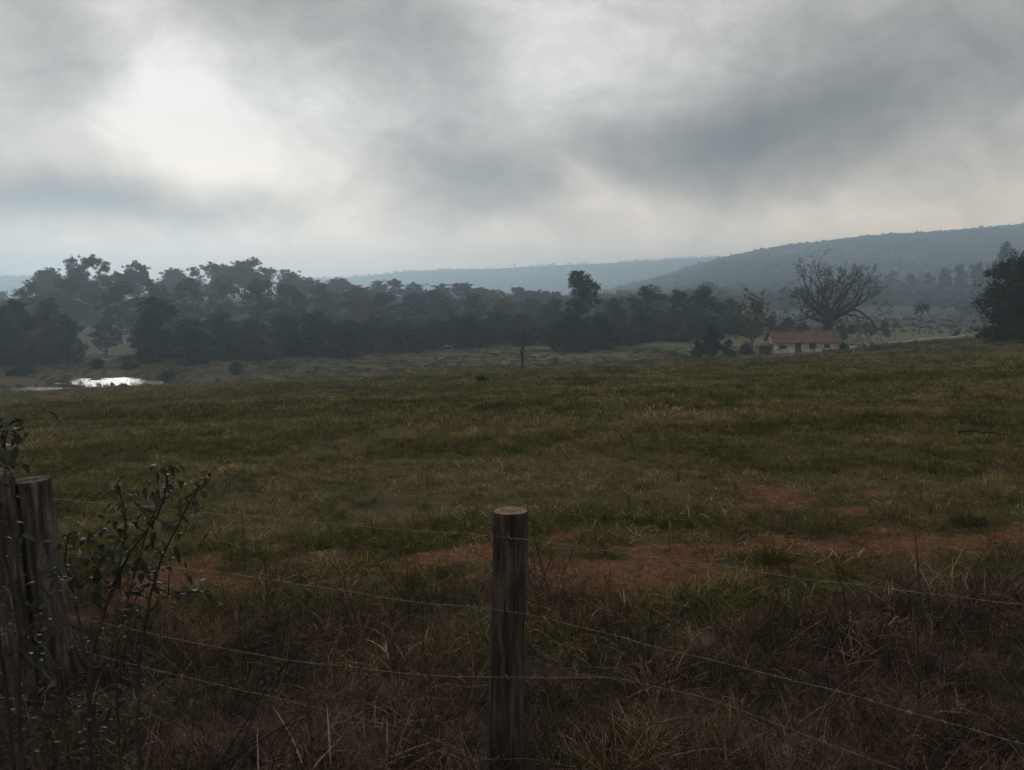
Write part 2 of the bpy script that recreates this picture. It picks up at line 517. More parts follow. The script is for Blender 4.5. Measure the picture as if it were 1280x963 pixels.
def leaves(mb, rng, C, size, tint, updir=0.25, aspect=0.5):
    """one folded leaf spray (quad) at each centre"""
    n = len(C)
    d = unit(rng, n); nr = unit(rng, n); nr[:, 2] += updir
    s = np.cross(d, nr); s /= np.linalg.norm(s, axis=1)[:, None] + 1e-9
    up_ = np.cross(s, d)
    L = (size * (0.6 + 0.8 * rng.random(n)))[:, None]
    V = np.stack([C - d * L * 0.5, C + s * L * aspect * 0.5 + up_ * L * 0.08, C + d * L * 0.5, C - s * L * aspect * 0.5 + up_ * L * 0.08], 1)
    q = np.arange(n * 4).reshape(n, 4)
    mb.add(V.reshape(-1, 3), q, a=np.repeat(np.broadcast_to(tint, (n,)), 4))


def clump(mb, rng, c, r, n, size, tint, shell=0.6, aspect=0.5):
    u = unit(rng, n)
    rad = (shell + (1 - shell) * rng.random(n)) * rng.random(n) ** 0.25
    leaves(mb, rng, np.array(c) + u * rad[:, None] * np.array(r), size, np.clip(tint + rng.normal(0, 0.10, n), 0, 1), aspect=aspect)


def wander(rng, p, d, L, n, bend, lift=0.0):
    P = [np.array(p, float)]; d = np.array(d, float) / np.linalg.norm(d)
    for _ in range(n):
        d = d + rng.normal(0, bend, 3); d[2] += lift
        d /= np.linalg.norm(d)
        P.append(P[-1] + d * L / n)
    return np.array(P), d


def grow(mb, rng, p, d, L, r, depth, tips, bend=0.18, lift=0.0, spread=0.75, kids=(2, 4), shrink=0.68, flat=0.0, sides=6, rmin=0.012):
    P, dd = wander(rng, p, d, L, 5, bend, lift)
    r1 = max(r * 0.55, rmin)
    mb.tube(P, np.linspace(r, r1, len(P)), max(3, sides), cap=False)
    if depth <= 0:
        tips.append((P[-1], dd)); return
    k = rng.integers(kids[0], kids[1] + 1)
    for q in range(k):
        t = 1.0 if q == 0 else rng.uniform(0.45, 1.0)
        i0 = t * (len(P) - 1); a = int(min(i0, len(P) - 2)); f = i0 - a
        base = P[a] * (1 - f) + P[a + 1] * f
        nd = dd + spread * unit(rng, 1)[0] * (0.6 if q == 0 else 1.25)
        nd[2] = nd[2] * (1 - flat) + 0.05
        grow(mb, rng, base, nd, L * shrink * rng.uniform(0.75, 1.2), r1 * (0.95 if q == 0 else 0.72), depth - 1, tips, bend, lift, spread, kids,
             shrink, flat, sides - 1, rmin)
    if depth <= 2: tips.append((P[-1], dd))


def dense_tree(seed, H=16.0, W=6.0, low=0.12, mat='leaf_dark', lobes=38, per=330, leaf=0.46, top=0.0, airy=0.0):
    """round or domed tree of many clumps, crown reaching low"""
    rng = np.random.default_rng(seed)
    root = empty('tree_proto', (0, 0, 0))
    tr = MB(); tips = []
    for k in range(1 if seed % 2 else 2):
        P, dd = wander(rng, (rng.normal(0, .2), rng.normal(0, .2), -0.4), (rng.normal(0, .1), rng.normal(0, .1), 1), H * 0.45, 6, 0.06)
        tr.tube(P, np.linspace(0.030 * H * 0.8, 0.014 * H, len(P)), 8)
        for q in range(5):
            b = P[rng.integers(2, len(P))]
            a = rng.uniform(0, 6.28)
            grow(tr, rng, b, (math.cos(a), math.sin(a), rng.uniform(0.4, 1.4)), H * 0.26, 0.011 * H, 1, tips, sides=5)
    cr = MB()
    for k in range(lobes):
        a = rng.uniform(0, 2 * math.pi); h = low + (1 - low) * (k + 0.5) / lobes
        tq = (h - low) / (1 - low); prof = math.sqrt(max(0.05, 1 - ((tq - 0.42) / 0.62) ** 2))
        rr = W * prof * rng.uniform(0.3, 0.85) * (0.8 + 0.35 * math.sin(2 * a + seed))
        br = W * rng.uniform(0.24, 0.44)
        z = H * h - br * 0.45
        t0 = rng.uniform(0.15, 0.75) + top * (h - 0.5)
        c0 = np.array([rr * math.cos(a), rr * math.sin(a), z])
        # each lobe is a bunch of smaller sprays, so the edge breaks up
        for s in range(9):
            u = unit(rng, 1)[0] * np.array([br, br, br * 0.7]) * rng.uniform(0.4, 1.0)
            if (c0 + u)[2] < 0.4: u[2] = abs(u[2]) * 0.5
            clump(cr, rng, c0 + u, np.array([1, 1, 0.7]) * br * rng.uniform(0.42, 0.8), int(per / 9 * (1 - airy * rng.random())), leaf, t0 + rng.normal(0, 0.1), 0.15, 0.6)
    part(tr, 'trunk', M['bark'], root); part(cr, 'crown', M[mat], root, smooth=False)
    return root


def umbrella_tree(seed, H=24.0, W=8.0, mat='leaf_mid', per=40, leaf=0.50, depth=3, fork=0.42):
    """tall open tree: bare forked limbs carrying flat plates of foliage"""
    rng = np.random.default_rng(seed)
    root = empty('tree_proto', (0, 0, 0))
    tr = MB(); tips = []
    P, dd = wander(rng, (0, 0, -0.4), (rng.normal(0, .08), rng.normal(0, .08), 1), H * fork, 6, 0.05)
    tr.tube(P, np.linspace(0.022 * H, 0.015 * H, len(P)), 8)
    nb = rng.integers(5, 8)
    for q in range(nb):
        a = q / nb * 6.283 + rng.uniform(-.4, .4)
        b = P[-1] if q < 4 else P[-2]
        grow(tr, rng, b, (math.cos(a) * 0.85, math.sin(a) * 0.85, rng.uniform(0.7, 1.5)), H * 0.25, 0.010 * H, depth, tips,
             bend=0.14, lift=0.0, spread=0.62, kids=(2, 3), shrink=0.68, flat=0.35, sides=6, rmin=0.02)
    V = np.vstack(tr.v); zt = np.percentile(np.array([t[0][2] for t in tips]), 99.5)
    sx = W / np.percentile(np.hypot(*np.array([t[0][:2] for t in tips]).T), 92)
    S = np.array([sx, sx, H * 0.95 / zt])
    for v in tr.v: v *= S
    cr = MB()
    for (p, d) in tips:
        p = p * S
        if p[2] > H * 0.93: p[2] = H * rng.uniform(0.86, 0.93)
        t0 = rng.uniform(0.2, 0.8)
        if p[2] < H * 0.5 and rng.random() < 0.3: continue
        for s in range(6):
            o = np.append(rng.normal(0, 0.042 * H, 2), rng.normal(-0.5, 0.026 * H)); q = rng.uniform(0.034, 0.066) * H
            clump(cr, rng, p + o, (q * 1.1, q * 1.1, q * 0.6), int(per * 1.3 * (q / (0.045 * H)) ** 2 * rng.uniform(0.5, 1.2)), leaf, t0, 0.05)
    part(tr, 'trunk', M['bark'], root); part(cr, 'crown', M[mat], root, smooth=False)
    return root


def bush(seed, H, W, mat, per=420, leaf=0.22, lobes=14, name='bush'):
    rng = np.random.default_rng(seed)
    root = empty(name, (0, 0, 0))
    st = MB(); tips = []
    for q in range(5):
        a = rng.uniform(0, 6.28)
        grow(st, rng, (0, 0, -0.1), (math.cos(a) * .7, math.sin(a) * .7, 1.2), H * 0.5, 0.02 * H, 1, tips, sides=4)
    cr = MB()
    for k in range(lobes):
        a = rng.uniform(0, 6.28); h = 0.12 + 0.74 * (k + rng.random()) / lobes; rr = W * rng.uniform(0.1, 0.75) * (1.15 - h)
        br = W * rng.uniform(0.32, 0.48) * (1.15 - 0.5 * h)
        c0 = np.array([rr * math.cos(a), rr * math.sin(a), max(H * h, 0.3 * br)])
        t0 = rng.uniform(0.15, 0.7)
        for s in range(6):
            u = unit(rng, 1)[0] * np.array([br, br, br * 0.8]) * rng.uniform(0.2, 0.9)
            if (c0 + u)[2] < 0.05: u[2] = abs(u[2]) * 0.3
            clump(cr, rng, c0 + u, np.array([1, 1, 0.9]) * br * 0.62, per // 6, leaf, t0, 0.3)
    part(st, 'stem', M['bark'], root); part(cr, 'foliage', M[mat], root, smooth=False)
    return root


# ------------------------------------------------------------------ trees
PRO = {}
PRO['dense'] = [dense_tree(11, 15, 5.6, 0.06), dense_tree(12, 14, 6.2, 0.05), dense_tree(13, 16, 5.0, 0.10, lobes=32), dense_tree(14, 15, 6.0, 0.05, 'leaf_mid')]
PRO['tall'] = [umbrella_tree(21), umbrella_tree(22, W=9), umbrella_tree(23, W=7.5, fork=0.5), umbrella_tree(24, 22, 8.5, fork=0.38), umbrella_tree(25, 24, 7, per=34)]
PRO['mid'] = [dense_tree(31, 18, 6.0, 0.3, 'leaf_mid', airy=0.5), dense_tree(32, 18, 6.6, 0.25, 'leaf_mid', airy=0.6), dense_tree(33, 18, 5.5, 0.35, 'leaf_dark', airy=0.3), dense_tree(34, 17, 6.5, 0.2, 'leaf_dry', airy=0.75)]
PRO['shrub'] = [bush(71, 5, 2.6, 'leaf_dark', 520, 0.34, 16, 'tree_proto'), bush(72, 5, 3.0, 'leaf_mid', 520, 0.34, 16, 'tree_proto'), bush(73, 5, 2.8, 'leaf_dry', 400, 0.34, 14, 'tree_proto')]
PH = {'shrub': [5, 5, 5], 'dense': [15, 14, 16, 15], 'tall': [24, 24, 24, 22, 24], 'mid': [18, 18, 18, 17]}
PW = {'shrub': [3.2, 3.6, 3.4], 'dense': [6.2, 6.8, 5.6, 6.6], 'tall': [9.5, 10.5, 9, 10, 8.5], 'mid': [6.6, 7.2, 6.1, 7.1]}
USED = set()
rs = np.random.default_rng(5)


def place_tree(kind, px, ptop, y, wpx, name, label, group=None, v=None, base=None, cat='tree'):
    """a tree whose trunk stands at distance y on the sight line px and whose top reaches the height seen at ptop"""
    if v is None: v = int(rs.integers(len(PRO[kind])))
    x = at(px, 400, y)[0]
    zg = gz(x, y) if base is None else base
    H = at(px, ptop, y)[2] - zg
    pr = PRO[kind][v]
    if (kind, v) in USED: o = copy_tree(pr)
    else: o = pr; USED.add((kind, v))
    o.name = name
    w = wpx / 2 / FPX * y / PW[kind][v] if wpx else H / PH[kind][v]
    o.location = (x, y, zg - 0.15)
    o.scale = (w, w, H / PH[kind][v])
    o.rotation_euler = (0, 0, float(rs.uniform(0, 6.28)))
    tag(o, label, cat, group)
    return o


# KIDS is keyed by object name: keep it valid across renames by re-keying
_oldcopy = copy_tree


def copy_tree(o):
    c = o.copy(); COL.objects.link(c)
    for ch in o.children:
        k = ch.copy(); COL.objects.link(k); k.parent = c
    return c


ORD = ['first', 'second', 'third', 'fourth', 'fifth', 'sixth', 'seventh', 'eighth', 'ninth', 'tenth', 'eleventh', 'twelfth', 'thirteenth',
       'fourteenth', 'fifteenth', 'sixteenth', 'seventeenth', 'eighteenth', 'nineteenth', 'twentieth', 'twenty-first', 'twenty-second']
bpy.context.view_layer.update()

GB = 'trees of the belt beyond the pasture'
# emergent flat-topped trees of the belt (px, top, distance, width)
tall = [(62, 330, 205, 62, 0), (113, 313, 190, 58, 1), (146, 338, 230, 50, 2), (177, 321, 200, 58, 3), (222, 331, 225, 62, 0), (262, 325, 225, 66, 1),
        (308, 317, 215, 84, 3), (346, 331, 230, 64, 2), (384, 344, 225, 60, 4), (426, 344, 240, 60, 0), (478, 346, 240, 60, 1), (520, 350, 245, 46, 3),
        (566, 351, 235, 52, 2), (618, 357, 230, 60, 1), (656, 357, 240, 46, 4)]
TL = {1: 'tallest flat-topped tree above the pond clearing, open crown against the sky', 6: 'broadest flat-topped tree of the belt, wide airy crown of stacked plates'}
for q, (px, tp, y, w, v) in enumerate(tall):
    y = 170 + (y - 170) * 2.6 + 60
    lab = TL.get(q, 'tall flat-topped tree on the hazy belt skyline, %s from the belt\'s left end' % ORD[q])
    place_tree('tall', px, tp, y, w, 'umbrella_tree', lab, GB, v)
# filling second row
midr = [(8, 372, 190, 60), (38, 350, 200, 60), (90, 345, 215, 60), (150, 352, 200, 60), (196, 350, 195, 60), (238, 348, 205, 62), (282, 346, 210, 62),
        (325, 349, 205, 62), (362, 356, 205, 56), (402, 356, 210, 60), (440, 362, 205, 56), (478, 366, 210, 60), (516, 366, 215, 56), (552, 370, 205, 56),
        (590, 366, 215, 56), (630, 370, 210, 56), (664, 372, 215, 50), (-40, 360, 190, 70), (120, 360, 240, 60),
        (60, 362, 230, 60), (540, 362, 240, 60), (450, 358, 245, 60), (360, 350, 250, 60)]
for q, (px, tp, y, w) in enumerate(midr):
    y = 205 + (y - 190) * 1.9
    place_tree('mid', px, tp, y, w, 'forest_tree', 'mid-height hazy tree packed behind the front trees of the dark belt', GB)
# dark front row
front = [(-15, 378, 145, 70), (22, 374, 148, 62), (58, 372, 150, 54), (86, 392, 152, 40), (192, 371, 150, 66), (236, 398, 146, 60),
         (276, 388, 158, 60), (318, 398, 152, 62), (356, 392, 162, 56), (396, 388, 164, 56), (432, 400, 160, 56), (470, 396, 168, 58), (508, 400, 168, 54),
         (546, 398, 176, 54), (584, 392, 180, 54), (620, 388, 190, 52), (650, 392, 200, 44)]
left_n = 4
for q, (px, tp, y, w) in enumerate(front):
    if q < left_n:
        if q == 0: lab = 'dense dark tree at the belt\'s far left edge, partly out of the picture'
        else: lab = 'dense dark tree at the belt\'s foot, %s left of the pond clearing' % ORD[left_n - 1 - q]
    else: lab = 'dense dark tree at the belt\'s foot, %s right of the pond clearing' % ORD[q - left_n]
    place_tree('dense', px, tp, y, w * (1.12 if q < left_n else 1.32), 'broadleaf_tree', lab, GB)
# small tree in the clearing with a visible trunk
place_tree('mid', 130, 404, 172, 46, 'broadleaf_tree', 'slender tree with bare trunk standing in the gap behind the pond', GB, 2)

GC = 'trees right of the belt'
cen = [('dense', 730, 338, 185, 70, 'tall dense tree with domed crown standing above the middle of the pasture edge', 2),
       ('dense', 714, 392, 165, 62, 'low broad tree touching the ground in front of the tall domed tree', 1),
       ('dense', 752, 392, 172, 54, 'rounded tree at the right foot of the tall domed tree', 0),
       ('dense', 768, 372, 200, 50, 'dark tree just right of the tall domed tree, merging with its crown', 3),
       ('mid', 690, 372, 215, 46, 'pale hazy tree just left of the tall domed tree', 0),
       ('mid', 812, 356, 205, 66, 'wide grey-green tree right of the tall domed tree with an uneven top', 1),
       ('mid', 848, 362, 215, 50, 'narrow tree between the wide grey-green tree and the rounded dark one', 0),
       ('dense', 880, 357, 210, 64, 'rounded dark tree forming the right end of the tree belt', 0),
       ('dense', 800, 392, 195, 54, 'low tree at the foot of the wide grey-green tree', 1),
       ('dense', 842, 396, 198, 54, 'low tree at the foot of the belt, second right of the domed tree', 3),
       ('dense', 886, 394, 200, 50, 'low dark tree under the rounded tree at the belt\'s right end', 2),
       ('dense', 914, 372, 230, 40, 'hazy tree behind the thin pale-leaved tree left of the house', 3)]
for (kd, px, tp, y, w, lab, v) in cen:
    place_tree(kd, px, tp, y, w, 'broadleaf_tree', lab, GC, v)

# big dark tree at the right edge
bt = dense_tree(17, 11.8, 8.2, 0.04, 'leaf_dark', lobes=74, per=520, leaf=0.36)
bx = at(1292, 400, 108)[0]
bt.name = 'broadleaf_tree'; bt.location = (bx, 108, gz(bx, 108) - 0.2)
bt.scale = (1, 1, (at(1292, 312, 108)[2] - gz(bx, 108)) / 11.8)
tag(bt, 'big dark leafy tree at the right edge beside the dirt track', 'tree')

# ridge trees, far right and hazy
rid = [(1092, 344, 620, 26), (1112, 338, 600, 30), (1136, 342, 610, 26), (1158, 340, 600, 28), (1178, 334, 580, 30), (1198, 330, 570, 30), (1218, 327, 560, 30),
       (1238, 324, 550, 30), (1262, 322, 540, 34), (1072, 350, 640, 26), (1050, 352, 650, 28), (1290, 318, 540, 40)]
for q, (px, tp, y, w) in enumerate(sorted(rid)):
    place_tree('mid' if q % 2 else 'dense', px, tp, y, w, 'ridge_tree', 'hazy tree on the far ridge right of the bare tree, %s from left' % ORD[q], 'trees on the far ridge')
place_tree('mid', 1253, 303, 400, 38, 'ridge_tree', 'tall lone tree rising on the ridge behind the big dark tree', None, 1)

# hedgerow shrubs and trees below the ridge and behind the house
hed = [(985, 396, 225, 36), (1004, 402, 215, 30), (1066, 404, 230, 26), (1084, 402, 240, 26), (1106, 400, 250, 22), (1120, 402, 270, 18),
       (1180, 401, 330, 16), (1196, 402, 330, 14), (965, 392, 230, 34), (950, 384, 240, 36), (1110, 411, 215, 16), (1090, 398, 225, 20), (1163, 399, 300, 18), (1142, 402, 290, 14), (1212, 400, 330, 16), (1052, 405, 205, 30)]
for q, (px, tp, y, w) in enumerate(sorted(hed)):
    place_tree('shrub', px, tp, y, w, 'shrub', 'low hazy shrub in the hedgerow behind the house, %s from the left' % ORD[q], 'hedgerow shrubs behind the house', cat='shrub')

# thin tree left of the house: pale sparse leaves
rng = np.random.default_rng(77)


def thin_tree(px, ptop, y, wpx, name, label, seed, mat, per, leaf, depth=3, nst=2, cluster=0.5, thick=1.0):
    rng = np.random.default_rng(seed)
    x = at(px, 400, y)[0]; zg = gz(x, y); H = at(px, ptop, y)[2] - zg
    W = wpx / 2 / FPX * y
    root = empty(name, (x, y, zg)); tr = MB(); tips = []
    for s in range(nst):
        P, dd = wander(rng, (rng.normal(0, .15), 0, -0.2), (rng.normal(0, .06), 0, 1), H * 0.35, 5, 0.04)
        tr.tube(P, np.linspace(0.016 * H, 0.011 * H, len(P)) * thick, 7)
        for q in range(4):
            a = rng.uniform(0, 6.28)
            grow(tr, rng, P[-1] if q < 2 else P[-2], (math.cos(a) * .5, math.sin(a) * .5, 1.3), H * 0.26, 0.008 * H * thick, depth, tips, spread=0.5, kids=(2, 2), rmin=0.012, sides=5)
    T = np.array([t[0] for t in tips])
    S = np.array([W / np.percentile(np.hypot(T[:, 0], T[:, 1]), 90)] * 2 + [H * 0.97 / np.percentile(T[:, 2], 98)])
    for v in tr.v: v *= S
    cr = MB()
    for t in T:
        if rng.random() < 0.25: continue
        clump(cr, rng, t * S, (cluster, cluster, cluster * 0.7), int(per * rng.uniform(0.3, 1.4)), leaf, rng.uniform(0.2, 0.9), 0.2)
    part(tr, 'trunk', M['bark_dead' if thick > 1 else 'bark'], root); part(cr, 'crown', M[mat], root, smooth=False)
    return tag(root, label, 'tree')


thin_tree(941, 365, 152, 46, 'broadleaf_tree', 'thin tree with sparse pale leaves and several stems left of the house', 41, 'leaf_mid', 26, 0.34, 3, 3, 0.6)
thin_tree(653, 402, 88, 36, 'sapling', 'small bare sapling standing alone in the open pasture', 43, 'leaf_dry', 10, 0.16, 2, 2, 0.35, thick=1.5)

# large bare tree behind the house
rng = np.random.default_rng(19)
x, y = at(1036, 400, 178)[0], 178.0
zg = gz(x, y)
root = empty('bare_tree', (x, y, zg)); tr = MB(); tips = []
P, dd = wander(rng, (0, 0, -0.4), (0.02, 0, 1), 4.6, 5, 0.03)
tr.tube(P, [1.9, 1.45, 1.25, 1.15, 1.1, 1.05], 10)
LIMB = [(0.05, 0.40, 4.6, 0.02), (0.9, 0.6, 4.2, 0), (1.7, 0.9, 4.0, 0), (2.5, 0.55, 4.2, 0), (3.1, 0.42, 4.6, 0), (3.9, 0.6, 4.2, 0), (4.8, 0.7, 4.0, 0), (5.6, 0.45, 4.3, 0),
        (2.9, 1.1, 4.2, 0.02), (0.3, 1.0, 4.4, 0.02), (3.6, 2.2, 4.4, 0), (6.1, 2.4, 4.5, 0), (1.5, 3.5, 4.6, 0), (0.0, 0.7, 4.6, 0.02)]
for q, (a, e, L, lf) in enumerate(LIMB):
    grow(tr, rng, P[-1] if q % 2 else P[-2], (math.cos(a), math.sin(a), e), L * rng.uniform(0.72, 1.05), 0.40, 6, tips, bend=0.15, lift=lf, spread=0.70, kids=(2, 3), shrink=0.70, sides=7, rmin=0.024)
T = np.array([t[0] for t in tips]); Hd = at(1036, 331, y)[2] - zg
S = np.array([10.4 / np.percentile(np.hypot(T[:, 0], T[:, 1]), 88)] * 2 + [Hd / np.percentile(T[:, 2], 98)])
for v in tr.v:
    rr = np.hypot(v[:, 0], v[:, 1]) + 1e-6
    f = sstep(0.8, 3.0, rr)[:, None]
    v[:, :2] *= 1 + (S[0] - 1) * f
    v[:, 2] *= S[2]
cr = MB()
for t in T:
    if rng.random() < 0.05:
        clump(cr, rng, t * S, (0.6, 0.6, 0.3), 6, 0.3, rng.uniform(0, 0.7), 0.2)
part(tr, 'trunk', M['bark_dead'], root); part(cr, 'crown', M['leaf_dry'], root, smooth=False)
tag(root, 'large bare spreading tree with forking limbs behind the tiled house', 'tree')

# palm
y = 232.0; x = at(1150, 400, y)[0]; zg = gz(x, y); H = at(1150, 378, y)[2] - zg
root = empty('palm_tree', (x, y, zg)); tr = MB(); rng = np.random.default_rng(3)
P, dd = wander(rng, (0, 0, -0.3), (0.02, 0, 1), H * 0.86, 8, 0.012)
tr.tube(P, np.linspace(0.24, 0.15, len(P)), 8)
cr = MB()
for k in range(26):
    a = k * 2.4; e = rng.uniform(-0.5, 1.1)
    L = 2.5 * rng.uniform(0.8, 1.1)
    s = np.linspace(0, 1, 9)
    ax = P[-1] + np.stack([np.cos(a) * L * s * math.cos(e), np.sin(a) * L * s * math.cos(e), L * (s * math.sin(e) - 0.55 * s ** 2)], 1)
    cr.tube(ax, np.linspace(0.04, 0.01, 9), 3)
    C = np.repeat(ax[1:], 14, 0) + rng.normal(0, 0.10, (112, 3))
    leaves(cr, rng, C, 0.42, rng.uniform(0.2, 0.7), aspect=0.25)
part(tr, 'trunk', M['bark'], root); part(cr, 'crown', M['leaf_dark'], root, smooth=False)
tag(root, 'single small palm with round frond head in the field behind the track', 'palm')


# bushes
def put_bush(px, pbase, ptop, wpx, seed, mat, name, label, y=None, leaf=0.24, per=420, lobes=14, group=None):
    g = ground_px(px, pbase) if y is None else None
    if y is None: x, y = g[0], g[1]
    else: x = at(px, 400, y)[0]
    zg = gz(x, y); H = max(at(px, ptop, y)[2] - zg, 0.4); W = wpx / 2 / FPX * y
    b = bush(seed, H, W, mat, per, leaf, lobes, name); b.location = (x, y, zg)
    return tag(b, label, 'bush', group)


put_bush(889, 0, 403, 36, 51, 'leaf_dark', 'bush', 'dark pointed bush in the meadow left of the house', y=142, lobes=22, per=480)
put_bush(911, 0, 424, 28, 52, 'leaf_purple', 'bush', 'low brownish bush at the right foot of the pointed bush', y=143, leaf=0.18)
put_bush(873, 0, 425, 20, 53, 'leaf_dark', 'bush', 'small round bush at the left foot of the pointed bush', y=141, leaf=0.18)
put_bush(932, 0, 429, 34, 54, 'leaf_purple', 'bush', 'low brown scrub around the foot of the thin pale-leaved tree', y=150, leaf=0.16)
put_bush(602, 0, 486, 22, 55, 'leaf_dark', 'bush', 'small dark bush alone in the middle of the pasture', y=52, leaf=0.10, lobes=10)
put_bush(1056, 0, 428, 14, 56, 'leaf_purple', 'bush', 'small brown bush at the right end of the house', y=146, leaf=0.14)
put_bush(160, 0, 456, 34, 57, 'leaf_dark', 'bush', 'low dark bush on the far bank of the pond, right of the gap', y=136)
put_bush(118, 0, 450, 30, 58, 'leaf_dark', 'bush', 'low dark bush on the far bank of the pond, in the gap', y=138)
put_bush(292, 0, 452, 26, 59, 'leaf_mid', 'bush', 'rounded bush at the meadow edge below the belt, right of the pond', y=128)
put_bush(205, 0, 466, 26, 60, 'leaf_mid', 'bush', 'low bush at the right end of the pond', y=122, leaf=0.16)
put_bush(20, 0, 462, 40, 61, 'leaf_dark', 'bush', 'low dark bush left of the pond under the belt', y=128)
put_bush(1196, 0, 412, 12, 62, 'leaf_dark', 'bush', 'small dark bush beside the upper end of the dirt track', y=215, leaf=0.2)

# ------------------------------------------------------------------ house
hy = 148.0
hx0 = at(968, 440, hy)[0]; hx1 = at(1048, 440, hy)[0]
hcx = (hx0 + hx1) / 2; HL = hx1 - hx0; HD = 5.2
zb = at(1008, 441, hy)[2]
zb = min(zb, gz(hcx, hy) + 0.05)
EV = at(1008, 427.5, hy)[2] - zb
RG = at(1008, 414, hy + HD / 2)[2] - zb
house = empty('farmhouse', (hcx, hy, zb), R(-2.5))
tag(house, 'long low whitewashed farmhouse with a red clay tile roof', 'house')
OPEN = [(-HL / 2 + 1.0, 0.75, 1.25, 0.55, 'window'), (-HL / 2 + 4.05, 0.0, 1.05, 1.85, 'door'), (-HL / 2 + 6.7, 0.72, 1.15, 1.0, 'window'), (-HL / 2 + 9.5, 0.95, 0.95, 0.55, 'window')]
# front wall with real openings
w = MB(); TH = 0.22
xs = [-HL / 2]
for (xo, zo, wo, ho, kd) in OPEN:
    x0, x1 = xo, xo + wo
    a0 = xs[-1]
    w.box(((a0 + x0) / 2, TH / 2, EV / 2 - 0.3), (x0 - a0, TH, EV + 0.6))
    w.box(((x0 + x1) / 2, TH / 2, (zo + ho + EV) / 2), (wo, TH, EV - zo - ho))
    w.box(((x0 + x1) / 2, TH / 2, (zo - 0.6) / 2), (wo, TH, zo + 0.6))
    xs.append(x1)
w.box(((xs[-1] + HL / 2) / 2, TH / 2, EV / 2 - 0.3), (HL / 2 - xs[-1], TH, EV + 0.6))
w.box((0, HD - TH / 2, EV / 2 - 0.3), (HL, TH, EV + 0.6))
for sx in (-1, 1):
    xw = sx * (HL / 2 - TH / 2)
    w.box((xw, HD / 2, EV / 2 - 0.3), (TH, HD - 2 * TH, EV + 0.6))
    v = [(xw - TH / 2, TH, EV), (xw + TH / 2, TH, EV), (xw - TH / 2, HD - TH, EV), (xw + TH / 2, HD - TH, EV), (xw - TH / 2, HD / 2, RG - 0.22), (xw + TH / 2, HD / 2, RG - 0.22)]
    w.add(v, [[0, 2, 3, 1], [0, 1, 5, 4], [2, 4, 5, 3]], [[0, 4, 2], [1, 3, 5]])
part(w, 'wall', M['wall'], house, smooth=False)
# roof: rows of half-round tiles as corrugation, a little sag
rf = MB(); OV = 0.55; nxr = int((HL + 2 * OV) / 0.11)
for sgn in (1, -1):
    sl = np.linspace(0, 1, 14); uu = np.linspace(-HL / 2 - OV, HL / 2 + OV, nxr)
    U, S_ = np.meshgrid(uu, sl)
    yy = HD / 2 - sgn * S_ * (HD / 2 + 0.5)
    zz = RG - S_ * (RG - EV + 0.14) + 0.05 * np.sin(U / 0.11 * math.pi / 1.0) * 1.0 - 0.012 * 0
    zz = zz - 0.10 * np.sin((U + HL / 2) / HL * math.pi * 2.0 + 0.6) * (1 - 0.3 * S_) + 0.06 * (fbm(U * 0.7, S_ * 3, 14, 3) - 0.5) + 0.03 * ((S_ * 13) % 1)
    Vt = np.stack([U, yy, zz], -1).reshape(-1, 3); Vb = Vt - np.array([0, 0, 0.07])
    a = np.arange(13)[:, None] * nxr; b = np.arange(nxr - 1)[None, :]
    q = np.stack([a + b, a + b + 1, a + nxr + b + 1, a + nxr + b], -1).reshape(-1, 4)
    if sgn > 0: q = q[:, ::-1]
    n0 = len(Vt); e = []
    for b in range(nxr - 1): e.append([13 * nxr + b, 13 * nxr + b + 1, n0 + 13 * nxr + b + 1, n0 + 13 * nxr + b])
    for a in range(13):
        e.append([a * nxr, (a + 1) * nxr, n0 + (a + 1) * nxr, n0 + a * nxr]); e.append([a * nxr + nxr - 1, (a + 1) * nxr + nxr - 1, n0 + (a + 1) * nxr + nxr - 1, n0 + a * nxr + nxr - 1])
    rf.add(np.vstack([Vt, Vb]), np.vstack([q, q[:, ::-1] + n0, np.array(e)]))
roof = part(rf, 'roof', M['tile'], house)
rc = MB()
ux = np.linspace(-HL / 2 - OV, HL / 2 + OV, 60)
rc.tube(np.stack([ux, ux * 0 + HD / 2, RG + 0.02 - 0.10 * np.sin((ux + HL / 2) / HL * math.pi * 2 + 0.6)], 1), 0.11, 8)
rc.build('ridge_tiles', M['tile'], roof)
for (xo, zo, wo, ho, kd) in OPEN:
    m_ = MB()
    m_.box((xo + wo / 2, 0.15, zo + ho / 2), (wo, 0.05, ho))
    leafo = part(m_, kd, M['door'] if kd == 'door' else M['opening'], house, smooth=False)
    f = MB(); t_ = 0.07
    for (cx2, cz2, sx2, sz2) in ((xo - t_ / 2, zo + ho / 2, t_, ho), (xo + wo + t_ / 2, zo + ho / 2, t_, ho), (xo + wo / 2, zo + ho + t_ / 2, wo + 2 * t_, t_)) + (((xo + wo / 2, zo - t_ / 2, wo + 2 * t_, t_),) if kd == 'window' else ()):
        f.box((cx2, -0.015, cz2), (sx2, 0.024, sz2))
    f.build('frame', M['opening'], leafo, smooth=False)
    if kd == 'door':
        h_ = MB(); h_.box((xo + wo - 0.12, 0.10, zo + 0.95), (0.05, 0.05, 0.14)); h_.build('handle', M['wire'], leafo, smooth=False)
